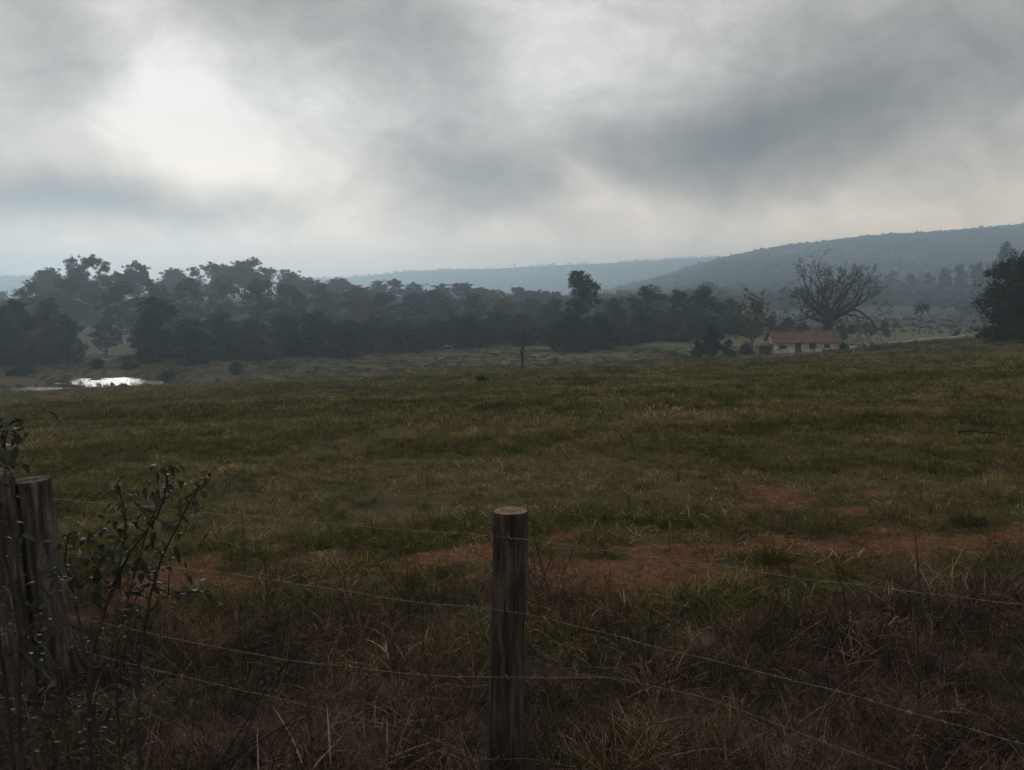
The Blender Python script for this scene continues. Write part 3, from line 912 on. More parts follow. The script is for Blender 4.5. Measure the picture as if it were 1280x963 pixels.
# lean-to at the left end: a small dark shed of its own
shed = empty('lean_to_shed', (hx0 - 1.5, hy + 0.6, gz(hx0 - 1.4, hy) + 0.0), R(-2.5))
tag(shed, 'small dark timber lean-to against the left end of the farmhouse', 'shed')
s_ = MB(); 
for k in range(14): s_.box((-1.05 + k * 0.16, 0.0, 0.8 + 0.04 * (k % 3)), (0.145, 0.05, 1.6 + 0.08 * (k % 3)))
part(s_, 'wall', M['shade'], shed, smooth=False)
s_ = MB(); v = [(-1.3, -0.4, 1.55), (1.2, -0.4, 2.0), (1.2, 3.2, 2.15), (-1.3, 3.2, 1.7)]; v += [(a, b, c - 0.08) for (a, b, c) in v]
s_.add(v, [[0, 1, 2, 3], [7, 6, 5, 4], [0, 4, 5, 1], [1, 5, 6, 2], [2, 6, 7, 3], [3, 7, 4, 0]]); part(s_, 'roof', M['shade'], shed, smooth=False)
for (a, b) in ((-1.15, 0.25), (-1.15, 3.0)):
    s_ = MB(); s_.tube([(a, b, -0.3), (a, b, 1.55)], 0.07, 7); part(s_, 'post', M['bark'], shed)

# ------------------------------------------------------------------ far fence posts by the track
fp = MB(); fp.tube([(0, 0, -0.3), (0.01, 0, 0.6), (0, 0.01, 1.25)], [0.09, 0.085, 0.08], 7)
fp0 = None
TRK = [(61, 152.5), (66, 158), (72.5, 165), (79, 172.5), (86.5, 181), (94, 190), (103, 199), (112, 208), (122, 216), (133, 224)]
fl = []
for q, (x, y) in enumerate(TRK):
    x -= 3.2; y += 2.4
    if fp0 is None: o = fp0 = fp.build('fence_post', M['bark'])
    else: o = fp0.copy(); COL.objects.link(o)
    o.location = (x, y, gz(x, y)); o.rotation_euler = (rs.normal(0, .04), rs.normal(0, .04), rs.uniform(0, 6))
    tag(o, 'thin far fence post along the dirt track, %s going away from the house' % ORD[q], 'fence post', 'fence posts along the dirt track')
g = ground_px(1097, 436)
o = fp0.copy(); COL.objects.link(o); o.location = (g[0], g[1], gz(g[0], g[1])); o.scale = (2.4, 2.4, 0.9)
del o['group']; tag(o, 'short dark stump in the meadow right of the house', 'stump'); o.name = 'tree_stump'

# ------------------------------------------------------------------ near fence
def fence_y(x): return 3.45 - 0.375 * x


def post(name, x, y, rad, ztop, lean, mat, seed, label, group='wooden posts of the near fence', cut='cut', slant=0.0, staples=()):
    rng = np.random.default_rng(seed)
    zg = gz(x, y); Hh = ztop - zg
    root = empty(name, (x, y, zg)); n = 110; m_ = 90
    th = np.arange(n) / n * 2 * math.pi
    zz = np.linspace(-0.35, Hh, m_)
    ridges = np.zeros((m_, n))
    for k in range(120):
        a = rng.uniform(0, 6.283); wd = rng.uniform(0.02, 0.07); z0 = rng.uniform(-0.3, Hh); zl = rng.uniform(0.05, 0.4)
        dth = (th - a + math.pi) % (2 * math.pi) - math.pi
        ridges += -rng.uniform(0.0, 0.10) * np.exp(-(dth / wd) ** 2)[None, :] * np.exp(-((zz - z0) / zl) ** 4)[:, None]
    TH_, ZZ_ = np.meshgrid(th, zz)
    base = 1 + 0.05 * np.sin(2 * TH_ + seed) + 0.03 * np.sin(3 * TH_ + 1.3 * ZZ_ + seed)
    base = base + 0.10 * (1 - sstep(-0.2, 0.9, ZZ_)) + 0.02 * np.sin(ZZ_ * 7 + TH_)
    rr = rad * (base + ridges)
    rr = rr * (1 + 0.05 * (fbm(TH_ * 9, ZZ_ * 5, seed, 4) - 0.5) + 0.03 * (fbm(TH_ * 26, ZZ_ * 9, seed + 3, 2) - 0.5))
    X = rr * np.cos(TH_) + lean[0] * (ZZ_ - Hh); Y = rr * np.sin(TH_) + lean[1] * (ZZ_ - Hh)
    Z = ZZ_ + 0.0
    Z = np.where(ZZ_ > Hh - 1e-6, Z + slant * rr * np.cos(TH_), Z)
    # slightly worn rim
    V = np.stack([X, Y, Z], -1)
    rim = V[-1].copy(); cen = np.array([0, 0, Hh])
    V[-1, :, 2] -= 0.012 * np.clip(fbm(th * 3.0, th * 0 + seed, seed + 9, 3) - 0.52, 0, 1) * 6; rim = V[-1].copy()
    rim2 = cen + (rim - cen) * (0.965 - 0.10 * np.clip(fbm(th * 2.2, th * 0 + seed, seed + 11, 3) - 0.5, 0, 1))[:, None]; rim2[:, 2] = Hh + 0.006 + slant * (rim[:, 0]) * 0.965
    b = MB(); i = np.arange(m_ - 1)[:, None] * n; j = np.arange(n)[None, :]; j2 = (j + 1) % n
    q = np.stack([i + j, i + j2, i + n + j2, i + n + j], -1).reshape(-1, 4)
    jj = np.arange(n); q2 = np.stack([(m_ - 1) * n + jj, (m_ - 1) * n + (jj + 1) % n, m_ * n + (jj + 1) % n, m_ * n + jj], 1)
    b.add(np.vstack([V.reshape(-1, 3), rim2]), np.vstack([q, q2]))
    part(b, 'shaft', mat, root)
    c = MB(); rings = [rim2]
    for f in (0.85, 0.65, 0.45, 0.25, 0.08):
        r_ = cen + (rim2 - cen) * f; r_[:, 2] = Hh + 0.006 + slant * rim2[:, 0] * f + rng.normal(0, 0.0012, n); rings.append(r_)
    Vc = np.vstack(rings + [cen[None] + [0, 0, 0.006]]); q = []
    for k in range(5): q.append(np.stack([k * n + jj, k * n + (jj + 1) % n, (k + 1) * n + (jj + 1) % n, (k + 1) * n + jj], 1))
    c.add(Vc, np.vstack(q), np.stack([5 * n + jj, 5 * n + (jj + 1) % n, np.full(n, 6 * n)], 1))
    part(c, 'sawn_top', M[cut], root)
    for z in staples:
        b = MB(); dy = -rad * 1.12; xo = lean[0] * (z - ztop)
        b.tube([(xo - 0.007, dy + 0.022, z - zg + 0.014), (xo - 0.006, dy - 0.004, z - zg + 0.010), (xo, dy - 0.009, z - zg + 0.001), (xo + 0.006, dy - 0.004, z - zg - 0.009), (xo + 0.007, dy + 0.022, z - zg - 0.013)], 0.0017, 6)
        part(b, 'staple', M['wire'], root)
    return tag(root, label, 'fence post', group)


PC = at(638, 640, 3.45); PLt = at(39, 601, 4.5); PL2 = at(3, 590, 4.38)
post('fence_post', PC[0], 3.45, 0.076, PC[2], (0.022, 0), M['post'], 1, 'round weathered fence post with a pale sawn top in the middle foreground', staples=[at(638, py, 3.45)[2] - 0.003 for py in (664, 753, 835, 934)])
post('fence_post', PLt[0], 4.5, 0.105, PLt[2], (-0.06, 0), M['post_grey'], 2, 'thick grey split fence post behind the leafy shrub', cut='post_grey', slant=0.05)
post('fence_post', PL2[0], 4.36, 0.07, PL2[2], (-0.03, 0), M['post_grey'], 3, 'grey fence post leaning beside the thick post at the left picture edge', cut='post_grey', slant=-0.1)
xr = 2.9; yr = fence_y(xr)


def wire(pts, seed, label, name='barbed_wire'):
    """two twisted strands through the given points, with barbs"""
    rng = np.random.default_rng(seed)
    P = np.array(pts, float); out = []
    Q_ = []                                   # rounded corners: the wire hangs, it does not kink
    for i in range(1, len(P) - 1):
        for t in (-0.25, -0.1, 0.1, 0.25):
            A = P[i - 1] if t < 0 else P[i + 1]
            p = P[i] + (A - P[i]) * abs(t)
            Q_.append(p + 0.06 * ((P[i - 1] + P[i + 1]) / 2 - P[i]) * (1 - 3 * abs(t)))
    P = np.array([P[0]] + Q_ + [P[-1]])
    for a, b in zip(P[:-1], P[1:]):
        n = max(int(np.linalg.norm(b - a) / 0.02), 4); s = np.linspace(0, 1, n, endpoint=False)[:, None]
        q = a + (b - a) * s; q[:, 2] -= (4 * s * (1 - s))[:, 0] * 0.006 * np.linalg.norm(b - a)
        out.append(q)
    C = np.vstack(out + [P[-1:]])
    C[:, 2] += (fbm(C[:, 0] * 2.0, C[:, 1] * 0 + seed, seed, 3) - 0.5) * 0.03
    w_ = MB(); L = np.concatenate([[0], np.cumsum(np.linalg.norm(np.diff(C, axis=0), axis=1))])
    for ph in (0, math.pi):
        O = np.stack([np.zeros_like(L), np.cos(L * 60 + ph), np.sin(L * 60 + ph)], 1) * 0.0011
        w_.tube(C + O, 0.0007, 5, cap=False)
    s = 0.06
    while s < L[-1]:
        k = int(np.searchsorted(L, s)); k = min(k, len(C) - 1)
        for q in range(2):
            d = unit(rng, 1)[0]; d[0] *= 0.3
            w_.tube([C[k] - d * 0.016, C[k], C[k] + d * 0.016], [0.0005, 0.0012, 0.0005], 4)
        s += 0.125
    o = w_.build(name, M['wire'])
    return tag(o, label, 'barbed wire', 'barbed wires of the near fence')


def wp(px, py, y): return at(px, py, y)


def fpt(px, py):
    """point of the fence plane on the sight line"""
    d = ray(px, py); t = 3.45 / (d[1] + 0.375 * d[0]); return ORI + d * t


off = np.array([0, -0.095, 0])
def far_end(p):   # carry a wire on along the fence line beyond the frame
    q = p.copy(); q[0] += 1.1; q[1] -= 0.42; return q


def left_end(p):
    q = p.copy(); q[0] -= 2.0; q[1] += 0.75; return q


W1 = [left_end(fpt(20, 618)), fpt(20, 618), fpt(60, 622), fpt(330, 648), fpt(614, 661) + off, fpt(661, 667) + off, fpt(860, 699), fpt(1010, 723), fpt(1280, 757)]
W2 = [left_end(fpt(20, 682)), fpt(20, 682), fpt(60, 688), fpt(250, 713), fpt(440, 741), fpt(613, 749) + off, fpt(662, 757) + off, fpt(760, 790), fpt(1010, 853), fpt(1290, 935)]
W3 = [left_end(fpt(20, 752)), fpt(20, 752), fpt(180, 790), fpt(350, 826), fpt(480, 838), fpt(612, 836) + off, fpt(662, 834) + off, fpt(770, 846), fpt(880, 870), fpt(1076, 946), fpt(1300, 1020)]
W4 = [left_end(fpt(20, 790)), fpt(20, 790), fpt(200, 838), fpt(380, 880), fpt(520, 915), fpt(610, 936) + off, fpt(660, 932) + off, fpt(820, 985), fpt(1300, 1130)]
for q, (w_, nm) in enumerate(((W1, 'topmost barbed wire strand of the near fence'), (W2, 'second barbed wire strand from the top of the near fence'),
                              (W3, 'third barbed wire strand from the top of the near fence'), (W4, 'lowest barbed wire strand just above the weeds'))):
    w_ = list(w_) + [far_end(w_[-1])]
    wire(w_, q + 4, nm)

# ------------------------------------------------------------------ leafy shrub and stalks in front
def big_leaf(mb, rng, p, d, L, wd, tint, droop=0.4):
    """a single pointed leaf: midrib fold, curved"""
    d = d / np.linalg.norm(d); s = np.cross(d, [0, 0, 1.0]) + rng.normal(0, 0.35, 3); s -= d * np.dot(s, d); s /= np.linalg.norm(s) + 1e-9
    nrm = np.cross(s, d); t = np.linspace(0, 1, 6)
    cen = p + np.outer(t, d) * L + np.outer(t ** 2, [0, 0, -droop * L])
    wv = np.array([0.08, 0.75, 1.0, 0.85, 0.5, 0.02]) * wd
    V = np.stack([cen - s * wv[:, None] + nrm * wv[:, None] * 0.3, cen, cen + s * wv[:, None] + nrm * wv[:, None] * 0.3], 1).reshape(-1, 3)
    q = []
    for k in range(5): q += [[k * 3, k * 3 + 1, k * 3 + 4, k * 3 + 3], [k * 3 + 1, k * 3 + 2, k * 3 + 5, k * 3 + 4]]
    mb.add(V, q, a=tint)


def shrub(name, label, y, stems, sprays, seed, r0=0.008, extra=0):
    rng = np.random.default_rng(seed)
    b0 = at(*stems[0][0], y); root = empty(name, (b0[0], y, gz(b0[0], y))); O = np.array(root.location)
    fo = MB(); allp = []
    for si, s in enumerate(stems):
        Pp = [at(px, py, y + (rng.normal(0, .05) if k else 0)) for k, (px, py) in enumerate(s)]
        P = np.array(Pp)
        if si == 0 or s[0][1] > 860: P[0, 2] = gz(P[0, 0], y) - 0.05
        t = np.linspace(0, len(P) - 1, len(P) * 6)
        C = np.stack([np.interp(t, range(len(P)), P[:, k]) for k in range(3)], 1)
        for _ in range(3): C[1:-1] = (C[:-2] + 2 * C[1:-1] + C[2:]) / 4
        C += np.cumsum(rng.normal(0, 0.0016, C.shape), 0)
        st = MB(); st.tube(C - O, np.linspace(r0 * (1 if si < 3 else 0.6), r0 * 0.3, len(C)), 7)
        part(st, 'stem', M['stem'], root)
        allp.append(C)
        for k in range(len(C) // 2, len(C), 2):
            if rng.random() < 0.75:
                d = unit(rng, 1)[0]; d[2] = d[2] * 0.5 + 0.2
                big_leaf(fo, rng, C[k] - O, d, rng.uniform(0.025, 0.055), rng.uniform(0.006, 0.014), rng.uniform(0.1, 0.8))
    A = np.vstack(allp)
    for (px, py, n, L, sp) in sprays:
        c = at(px, py, y + rng.normal(0, .06))
        k = int(np.argmin(np.linalg.norm((A - c) * [1, 1, 1.2] + [0, 0, 0.05], axis=1)))
        a = A[k]; mid = (a + c) / 2 + rng.normal(0, 0.015, 3)
        tw = MB(); tw.tube(np.array([a, mid, c]) - O, [0.003, 0.0024, 0.0015], 5); part(tw, 'twig', M['stem'], root)
        for q in range(int(n * 1.6)):
            d = unit(rng, 1)[0]; d[2] *= 0.6; d[1] -= 0.2
            big_leaf(fo, rng, c + rng.normal(0, sp, 3) - O, d, 0.52 * L * rng.uniform(0.5, 1.35), 0.52 * L * rng.uniform(0.2, 0.34), np.clip(rng.normal(0.45, 0.22), 0, 1), rng.uniform(0.1, 0.9))
    part(fo, 'foliage', M['leaf_shrub'], root)
    return tag(root, label, 'shrub')


sp1 = [(150, 607, 8, 0.07, 0.03), (203, 585, 6, 0.07, 0.03), (214, 612, 9, 0.08, 0.04), (255, 597, 6, 0.09, 0.03), (232, 645, 12, 0.09, 0.045), (195, 615, 8, 0.07, 0.03), (150, 660, 14, 0.075, 0.06),
       (180, 650, 12, 0.07, 0.05), (122, 690, 10, 0.08, 0.04), (85, 668, 8, 0.08, 0.035), (100, 680, 8, 0.07, 0.03), (140, 710, 16, 0.08, 0.06), (190, 700, 14, 0.08, 0.05), (175, 735, 12, 0.08, 0.05), (120, 730, 12, 0.09, 0.05),
       (210, 720, 10, 0.08, 0.05), (228, 745, 4, 0.10, 0.02), (256, 742, 6, 0.09, 0.035), (60, 722, 10, 0.08, 0.05), (75, 728, 6, 0.08, 0.03), (150, 785, 10, 0.07, 0.05), (95, 870, 12, 0.07, 0.08),
       (40, 905, 26, 0.07, 0.10), (85, 935, 26, 0.07, 0.10), (140, 890, 20, 0.06, 0.09), (25, 945, 24, 0.07, 0.09), (60, 785, 12, 0.07, 0.06), (180, 865, 12, 0.06, 0.07), (195, 925, 18, 0.06, 0.09), (115, 800, 12, 0.06, 0.06),
       (60, 830, 10, 0.07, 0.07), (30, 850, 10, 0.07, 0.07), (110, 905, 12, 0.07, 0.08), (160, 640, 8, 0.06, 0.03), (240, 620, 6, 0.07, 0.03)]
st1 = [[(104, 930), (108, 860), (115, 800), (135, 740), (160, 680), (192, 637), (203, 575)], [(108, 930), (112, 850), (128, 770), (150, 715), (160, 660), (150, 610)],
       [(168, 930), (172, 860), (180, 790), (188, 740), (205, 690), (235, 630), (258, 598)], [(143, 930), (144, 830), (152, 780), (168, 720), (186, 660), (212, 610)],
       [(110, 840), (95, 760), (82, 700), (88, 665)], [(185, 768), (205, 750), (228, 742), (262, 740)], [(100, 900), (70, 830), (40, 800)]]
shrub('leafy_shrub', 'dark leafy shrub with thin arching stems in the lower left, before the thick fence post', 2.75, st1, sp1, 15)
sp2 = [(6, 535, 14, 0.08, 0.05), (18, 545, 8, 0.08, 0.03), (-10, 560, 14, 0.08, 0.06), (2, 580, 8, 0.07, 0.03), (-20, 620, 14, 0.08, 0.07), (5, 700, 8, 0.07, 0.05), (8, 760, 12, 0.07, 0.06), (25, 790, 8, 0.07, 0.05), (-10, 830, 12, 0.07, 0.08)]
st2 = [[(18, 940), (22, 860), (24, 800), (10, 730), (-2, 680), (-15, 600), (5, 535)], [(14, 930), (5, 830), (-12, 740), (-30, 640)], [(22, 812), (45, 835), (62, 850)]]
shrub('leafy_shrub', 'leafy shrub cut by the left picture edge with one drooping twig', 2.6, st2, sp2, 16, 0.009)


def stalk(px_pts, y, seed, label, side=4, r=0.004, seeds=0):
    rng = np.random.default_rng(seed)
    P = np.array([at(px, py, y) for (px, py) in px_pts])
    P[0, 2] = gz(P[0, 0], y) - 0.03
    root = empty('dry_weed_stalk', (P[0, 0], y, gz(P[0, 0], y))); O = np.array(root.location)
    t = np.linspace(0, len(P) - 1, len(P) * 6); C = np.stack([np.interp(t, range(len(P)), P[:, k]) for k in range(3)], 1)
    for _ in range(3): C[1:-1] = (C[:-2] + 2 * C[1:-1] + C[2:]) / 4
    C += rng.normal(0, 0.002, C.shape)
    st = MB(); st.tube(C - O, np.linspace(r, r * 0.4, len(C)), 6); part(st, 'stem', M['stem'], root)
    for k in range(side):
        a = C[rng.integers(len(C) // 3, len(C))]; d = unit(rng, 1)[0]; d[2] = abs(d[2]) + 0.6
        L = rng.uniform(0.05, 0.16); e = a + d / np.linalg.norm(d) * L
        tw = MB(); tw.tube(np.array([a, (a + e) / 2 + rng.normal(0, .006, 3), e]) - O, [r * 0.5, r * 0.4, r * 0.25], 4)
        tp = part(tw, 'twig', M['stem'], root)
        if seeds:
            fo = MB(); clump(fo, rng, e - O, (0.012, 0.012, 0.02), seeds, 0.016, rng.uniform(0.2, 0.8)); fo.build('seed_head', M['leaf_dry'], tp)
    return tag(root, label, 'weed', 'dry weed stalks in the foreground')


stalk([(550, 985), (540, 880), (528, 800), (526, 735)], 3.1, 1, 'dry dark weed stalk standing just left of the middle fence post', 7, 0.0042, 5)
stalk([(1150, 900), (1147, 800), (1149, 720), (1143, 662)], 3.9, 2, 'upright bare weed stalk, tallest on the right side of the foreground', 4, 0.006)
stalk([(1128, 880), (1115, 800), (1098, 760), (1082, 738)], 4.0, 3, 'bare weed stalk leaning left beside the tallest stalk', 3, 0.005)
stalk([(1208, 850), (1209, 800), (1206, 765)], 4.4, 4, 'short thin weed stalk right of the tallest stalk', 2, 0.004)
stalk([(690, 985), (684, 880), (675, 790), (671, 730)], 3.3, 5, 'thin weed stalk just right of the middle fence post', 3, 0.003)
stalk([(585, 985), (581, 900), (583, 860)], 3.2, 6, 'short weed stalk close to the left side of the middle post', 4, 0.003)
stalk([(307, 720), (304, 680), (303, 640)], 7.2, 7, 'thin dry stalk on the red soil left of the middle', 2, 0.005)
stalk([(455, 760), (452, 720), (455, 690)], 6.4, 8, 'thin dry stalk on the red soil midway to the post', 2, 0.004)
stalk([(1190, 910), (1180, 840), (1176, 800)], 3.7, 9, 'thin stalk in the dry weeds below the short right stalk', 3, 0.003)
stalk([(395, 960), (385, 880), (390, 830)], 3.2, 10, 'thin stalk in the weeds left of the post below the wires', 4, 0.003, 3)

# fallen branch in the meadow at right
b = MB(); g1 = ground_px(1222, 562); rng = np.random.default_rng(4)
P, dd = wander(rng, (-0.3, 0.1, 0.28), (1, -0.2, -0.22), 0.75, 6, 0.25); tips = []
b.tube(P, np.linspace(0.02, 0.01, len(P)), 6)
for k in range(5): grow(b, rng, P[rng.integers(1, 6)], unit(rng, 1)[0] + [0, 0, .3], 0.25, 0.007, 1, tips, sides=4, rmin=0.003)
o = b.build('fallen_branch', M['stem']); o.location = (g1[0], g1[1], gz(g1[0], g1[1]))
tag(o, 'dark fallen branch lying in the grass on the right', 'branch')


# ------------------------------------------------------------------ grass tufts
def blades(mb, rng, n, h, spread, width, curl, tmid=0.5, tvar=0.2, lean=0.35):
    a = rng.uniform(0, 6.283, n); r = spread * np.sqrt(rng.random(n))
    b = np.stack([r * np.cos(a), r * np.sin(a), np.full(n, -0.02)], 1)
    a2 = a + rng.normal(0, 0.9, n); ln = lean * (0.3 + rng.random(n)) ; H = h * (0.45 + 0.65 * rng.random(n))
    d = np.stack([np.cos(a2) * ln, np.sin(a2) * ln, np.ones(n)], 1); d /= np.linalg.norm(d, axis=1)[:, None]
    s = np.stack([-np.sin(a2 + rng.normal(0, .8, n)), np.cos(a2), np.zeros(n)], 1); s /= np.linalg.norm(s, axis=1)[:, None]
    c = np.stack([np.cos(a2), np.sin(a2), -0.9 * np.ones(n)], 1) * (curl * (0.2 + rng.random(n)))[:, None]
    V = []
    for t, w in ((0, 0.8), (0.35, 1.0), (0.7, 0.75), (1.0, 0.08)):
        p = b + d * (H * t)[:, None] + c * (H * t * t)[:, None]
        V += [p - s * (width * w / 2), p + s * (width * w / 2)]
    V = np.stack(V, 1)
    o = np.arange(n)[:, None, None] * 8
    q = (o + np.array([[0, 1, 3, 2], [2, 3, 5, 4], [4, 5, 7, 6]])[None]).reshape(-1, 4)
    mb.add(V.reshape(-1, 3), q, a=np.repeat(np.clip(rng.normal(tmid, tvar, n), 0, 1), 8))


def twiggy(mb, rng, n, h, spread, r):
    for k in range(n):
        a = rng.uniform(0, 6.28); rr = spread * math.sqrt(rng.random())
        P, dd = wander(rng, (rr * math.cos(a), rr * math.sin(a), -0.02), (rng.normal(0, .35), rng.normal(0, .35), 1), h * rng.uniform(0.5, 1.1), 4, 0.16)
        mb.tube(P, np.linspace(r, r * 0.5, 5), 3, a=rng.uniform(0, 1), cap=False)
        for q in range(rng.integers(2, 6)):
            b = P[rng.integers(1, 5)]; d = unit(rng, 1)[0]; d[2] = abs(d[2])
            P2, _ = wander(rng, b, d, h * rng.uniform(0.12, 0.35), 2, 0.2)
            mb.tube(P2, np.linspace(r * 0.6, r * 0.35, 3), 3, a=rng.uniform(0, 1), cap=False)


GRASS_STOPS = [(0.0, (0.022, 0.030, 0.008)), (0.35, (0.066, 0.069, 0.022)), (0.6, (0.122, 0.100, 0.036)), (0.8, (0.21, 0.150, 0.066)), (1.0, (0.32, 0.25, 0.16))]
M['grass'] = grass_mat('pasture_grass', GRASS_STOPS, 0.3, 0.9)
M['grass_tuft'] = leaf_mat('tuft_grass', [(0, (0.024, 0.029, 0.009)), (0.5, (0.078, 0.076, 0.022)), (1, (0.22, 0.17, 0.07))], 0.35, rand=0.2)
M['weed'] = grass_mat('dry_weeds', [(0, (0.016, 0.011, 0.009)), (0.4, (0.046, 0.032, 0.025)), (0.75, (0.090, 0.064, 0.048)), (1, (0.22, 0.17, 0.12))], 0.15, 0.6)


def proto_collection(name, makers, mat):
    c = bpy.data.collections.new(name)
    for k, f in enumerate(makers):
        mb = MB(); f(mb, np.random.default_rng(1000 + k)); me = mb.mesh(name + '_blades', smooth=True); me.materials.append(mat)
        c.objects.link(bpy.data.objects.new('%s_%02d' % (name, k), me))
    return c


def scatter(name, P, scale, var, tint, coll, label, cat, tilt=0.12, seed=0):
    """one object: points with an Instance-on-Points modifier"""
    rng = np.random.default_rng(seed); n = len(P)
    me = bpy.data.meshes.new(name); me.vertices.add(n); me.vertices.foreach_set('co', P.astype(np.float32).ravel())
    rot = np.stack([rng.normal(0, tilt, n), rng.normal(0, tilt, n), rng.uniform(0, 6.283, n)], 1).astype(np.float32)
    me.attributes.new('rot', 'FLOAT_VECTOR', 'POINT').data.foreach_set('vector', rot.ravel())
    me.attributes.new('scl', 'FLOAT_VECTOR', 'POINT').data.foreach_set('vector', np.broadcast_to(scale.reshape(n, -1), (n, 3)).astype(np.float32).ravel())
    me.attributes.new('var', 'INT', 'POINT').data.foreach_set('value', var.astype(np.int32))
    me.attributes.new('itint', 'FLOAT', 'POINT').data.foreach_set('value', tint.astype(np.float32))
    o = bpy.data.objects.new(name, me); COL.objects.link(o)
    ng = bpy.data.node_groups.new(name, 'GeometryNodeTree')
    ng.interface.new_socket('Geometry', in_out='INPUT', socket_type='NodeSocketGeometry')
    ng.interface.new_socket('Geometry', in_out='OUTPUT', socket_type='NodeSocketGeometry')
    gi = ng.nodes.new('NodeGroupInput'); go = ng.nodes.new('NodeGroupOutput')
    ci = ng.nodes.new('GeometryNodeCollectionInfo'); ci.inputs['Collection'].default_value = coll
    ci.inputs['Separate Children'].default_value = True; ci.inputs['Reset Children'].default_value = True
    ip = ng.nodes.new('GeometryNodeInstanceOnPoints'); ip.inputs['Pick Instance'].default_value = True

    def na(nm, t):
        d = ng.nodes.new('GeometryNodeInputNamedAttribute'); d.data_type = t; d.inputs['Name'].default_value = nm
        return [s for s in d.outputs if s.enabled and s.name == 'Attribute'][0]
    L = ng.links
    L.new(gi.outputs[0], ip.inputs['Points']); L.new(ci.outputs[0], ip.inputs['Instance'])
    L.new(na('var', 'INT'), ip.inputs['Instance Index'])
    e2r = ng.nodes.new('FunctionNodeEulerToRotation'); L.new(na('rot', 'FLOAT_VECTOR'), e2r.inputs[0]); L.new(e2r.outputs[0], ip.inputs['Rotation'])
    L.new(na('scl', 'FLOAT_VECTOR'), ip.inputs['Scale'])
    L.new(ip.outputs[0], go.inputs[0])
    md = o.modifiers.new('scatter', 'NODES'); md.node_group = ng
    return tag(o, label, cat, kind='stuff')


def fan_points(rng, y0, y1, dens, fan=0.80, pad=1.5):
    if y0 < 5: pad = 3.6
    """random points in the wedge the camera looks into (and somewhat beyond it)"""
    area = (y1 - y0) * (fan * (y0 + y1) + 2 * pad); n = int(area * dens)
    y = np.sqrt(rng.uniform(0, 1, n) * (y1 ** 2 - y0 ** 2) + y0 ** 2); x = rng.uniform(-1, 1, n) * (fan * y + pad)
    return x, y


rng = np.random.default_rng(2024)
cg = proto_collection('grass_tuft_set', [
    lambda m, r: blades(m, r, 34, 0.24, 0.10, 0.006, 0.5),
    lambda m, r: blades(m, r, 30, 0.32, 0.08, 0.006, 0.45),
    lambda m, r: blades(m, r, 40, 0.17, 0.14, 0.006, 0.7, lean=0.8),
    lambda m, r: blades(m, r, 22, 0.36, 0.06, 0.007, 0.6),
    lambda m, r: blades(m, r, 90, 0.26, 0.38, 0.011, 0.5),
    lambda m, r: blades(m, r, 80, 0.34, 0.30, 0.011, 0.5),
    lambda m, r: blades(m, r, 110, 0.20, 0.48, 0.011, 0.7, lean=0.7),
    lambda m, r: blades(m, r, 110, 0.30, 0.75, 0.024, 0.5),
    lambda m, r: blades(m, r, 110, 0.36, 0.62, 0.024, 0.5),
    lambda m, r: blades(m, r, 130, 0.24, 0.95, 0.024, 0.6, lean=0.6),
    lambda m, r: blades(m, r, 64, 0.10, 0.22, 0.0075, 0.8, tvar=0.30, lean=1.0), lambda m, r: blades(m, r, 64, 0.13, 0.20, 0.0075, 0.9, 0.45, 0.30, 0.9), lambda m, r: blades(m, r, 60, 0.08, 0.25, 0.008, 0.6, 0.6, 0.30, 1.3)], M['grass'])
parts_ = []
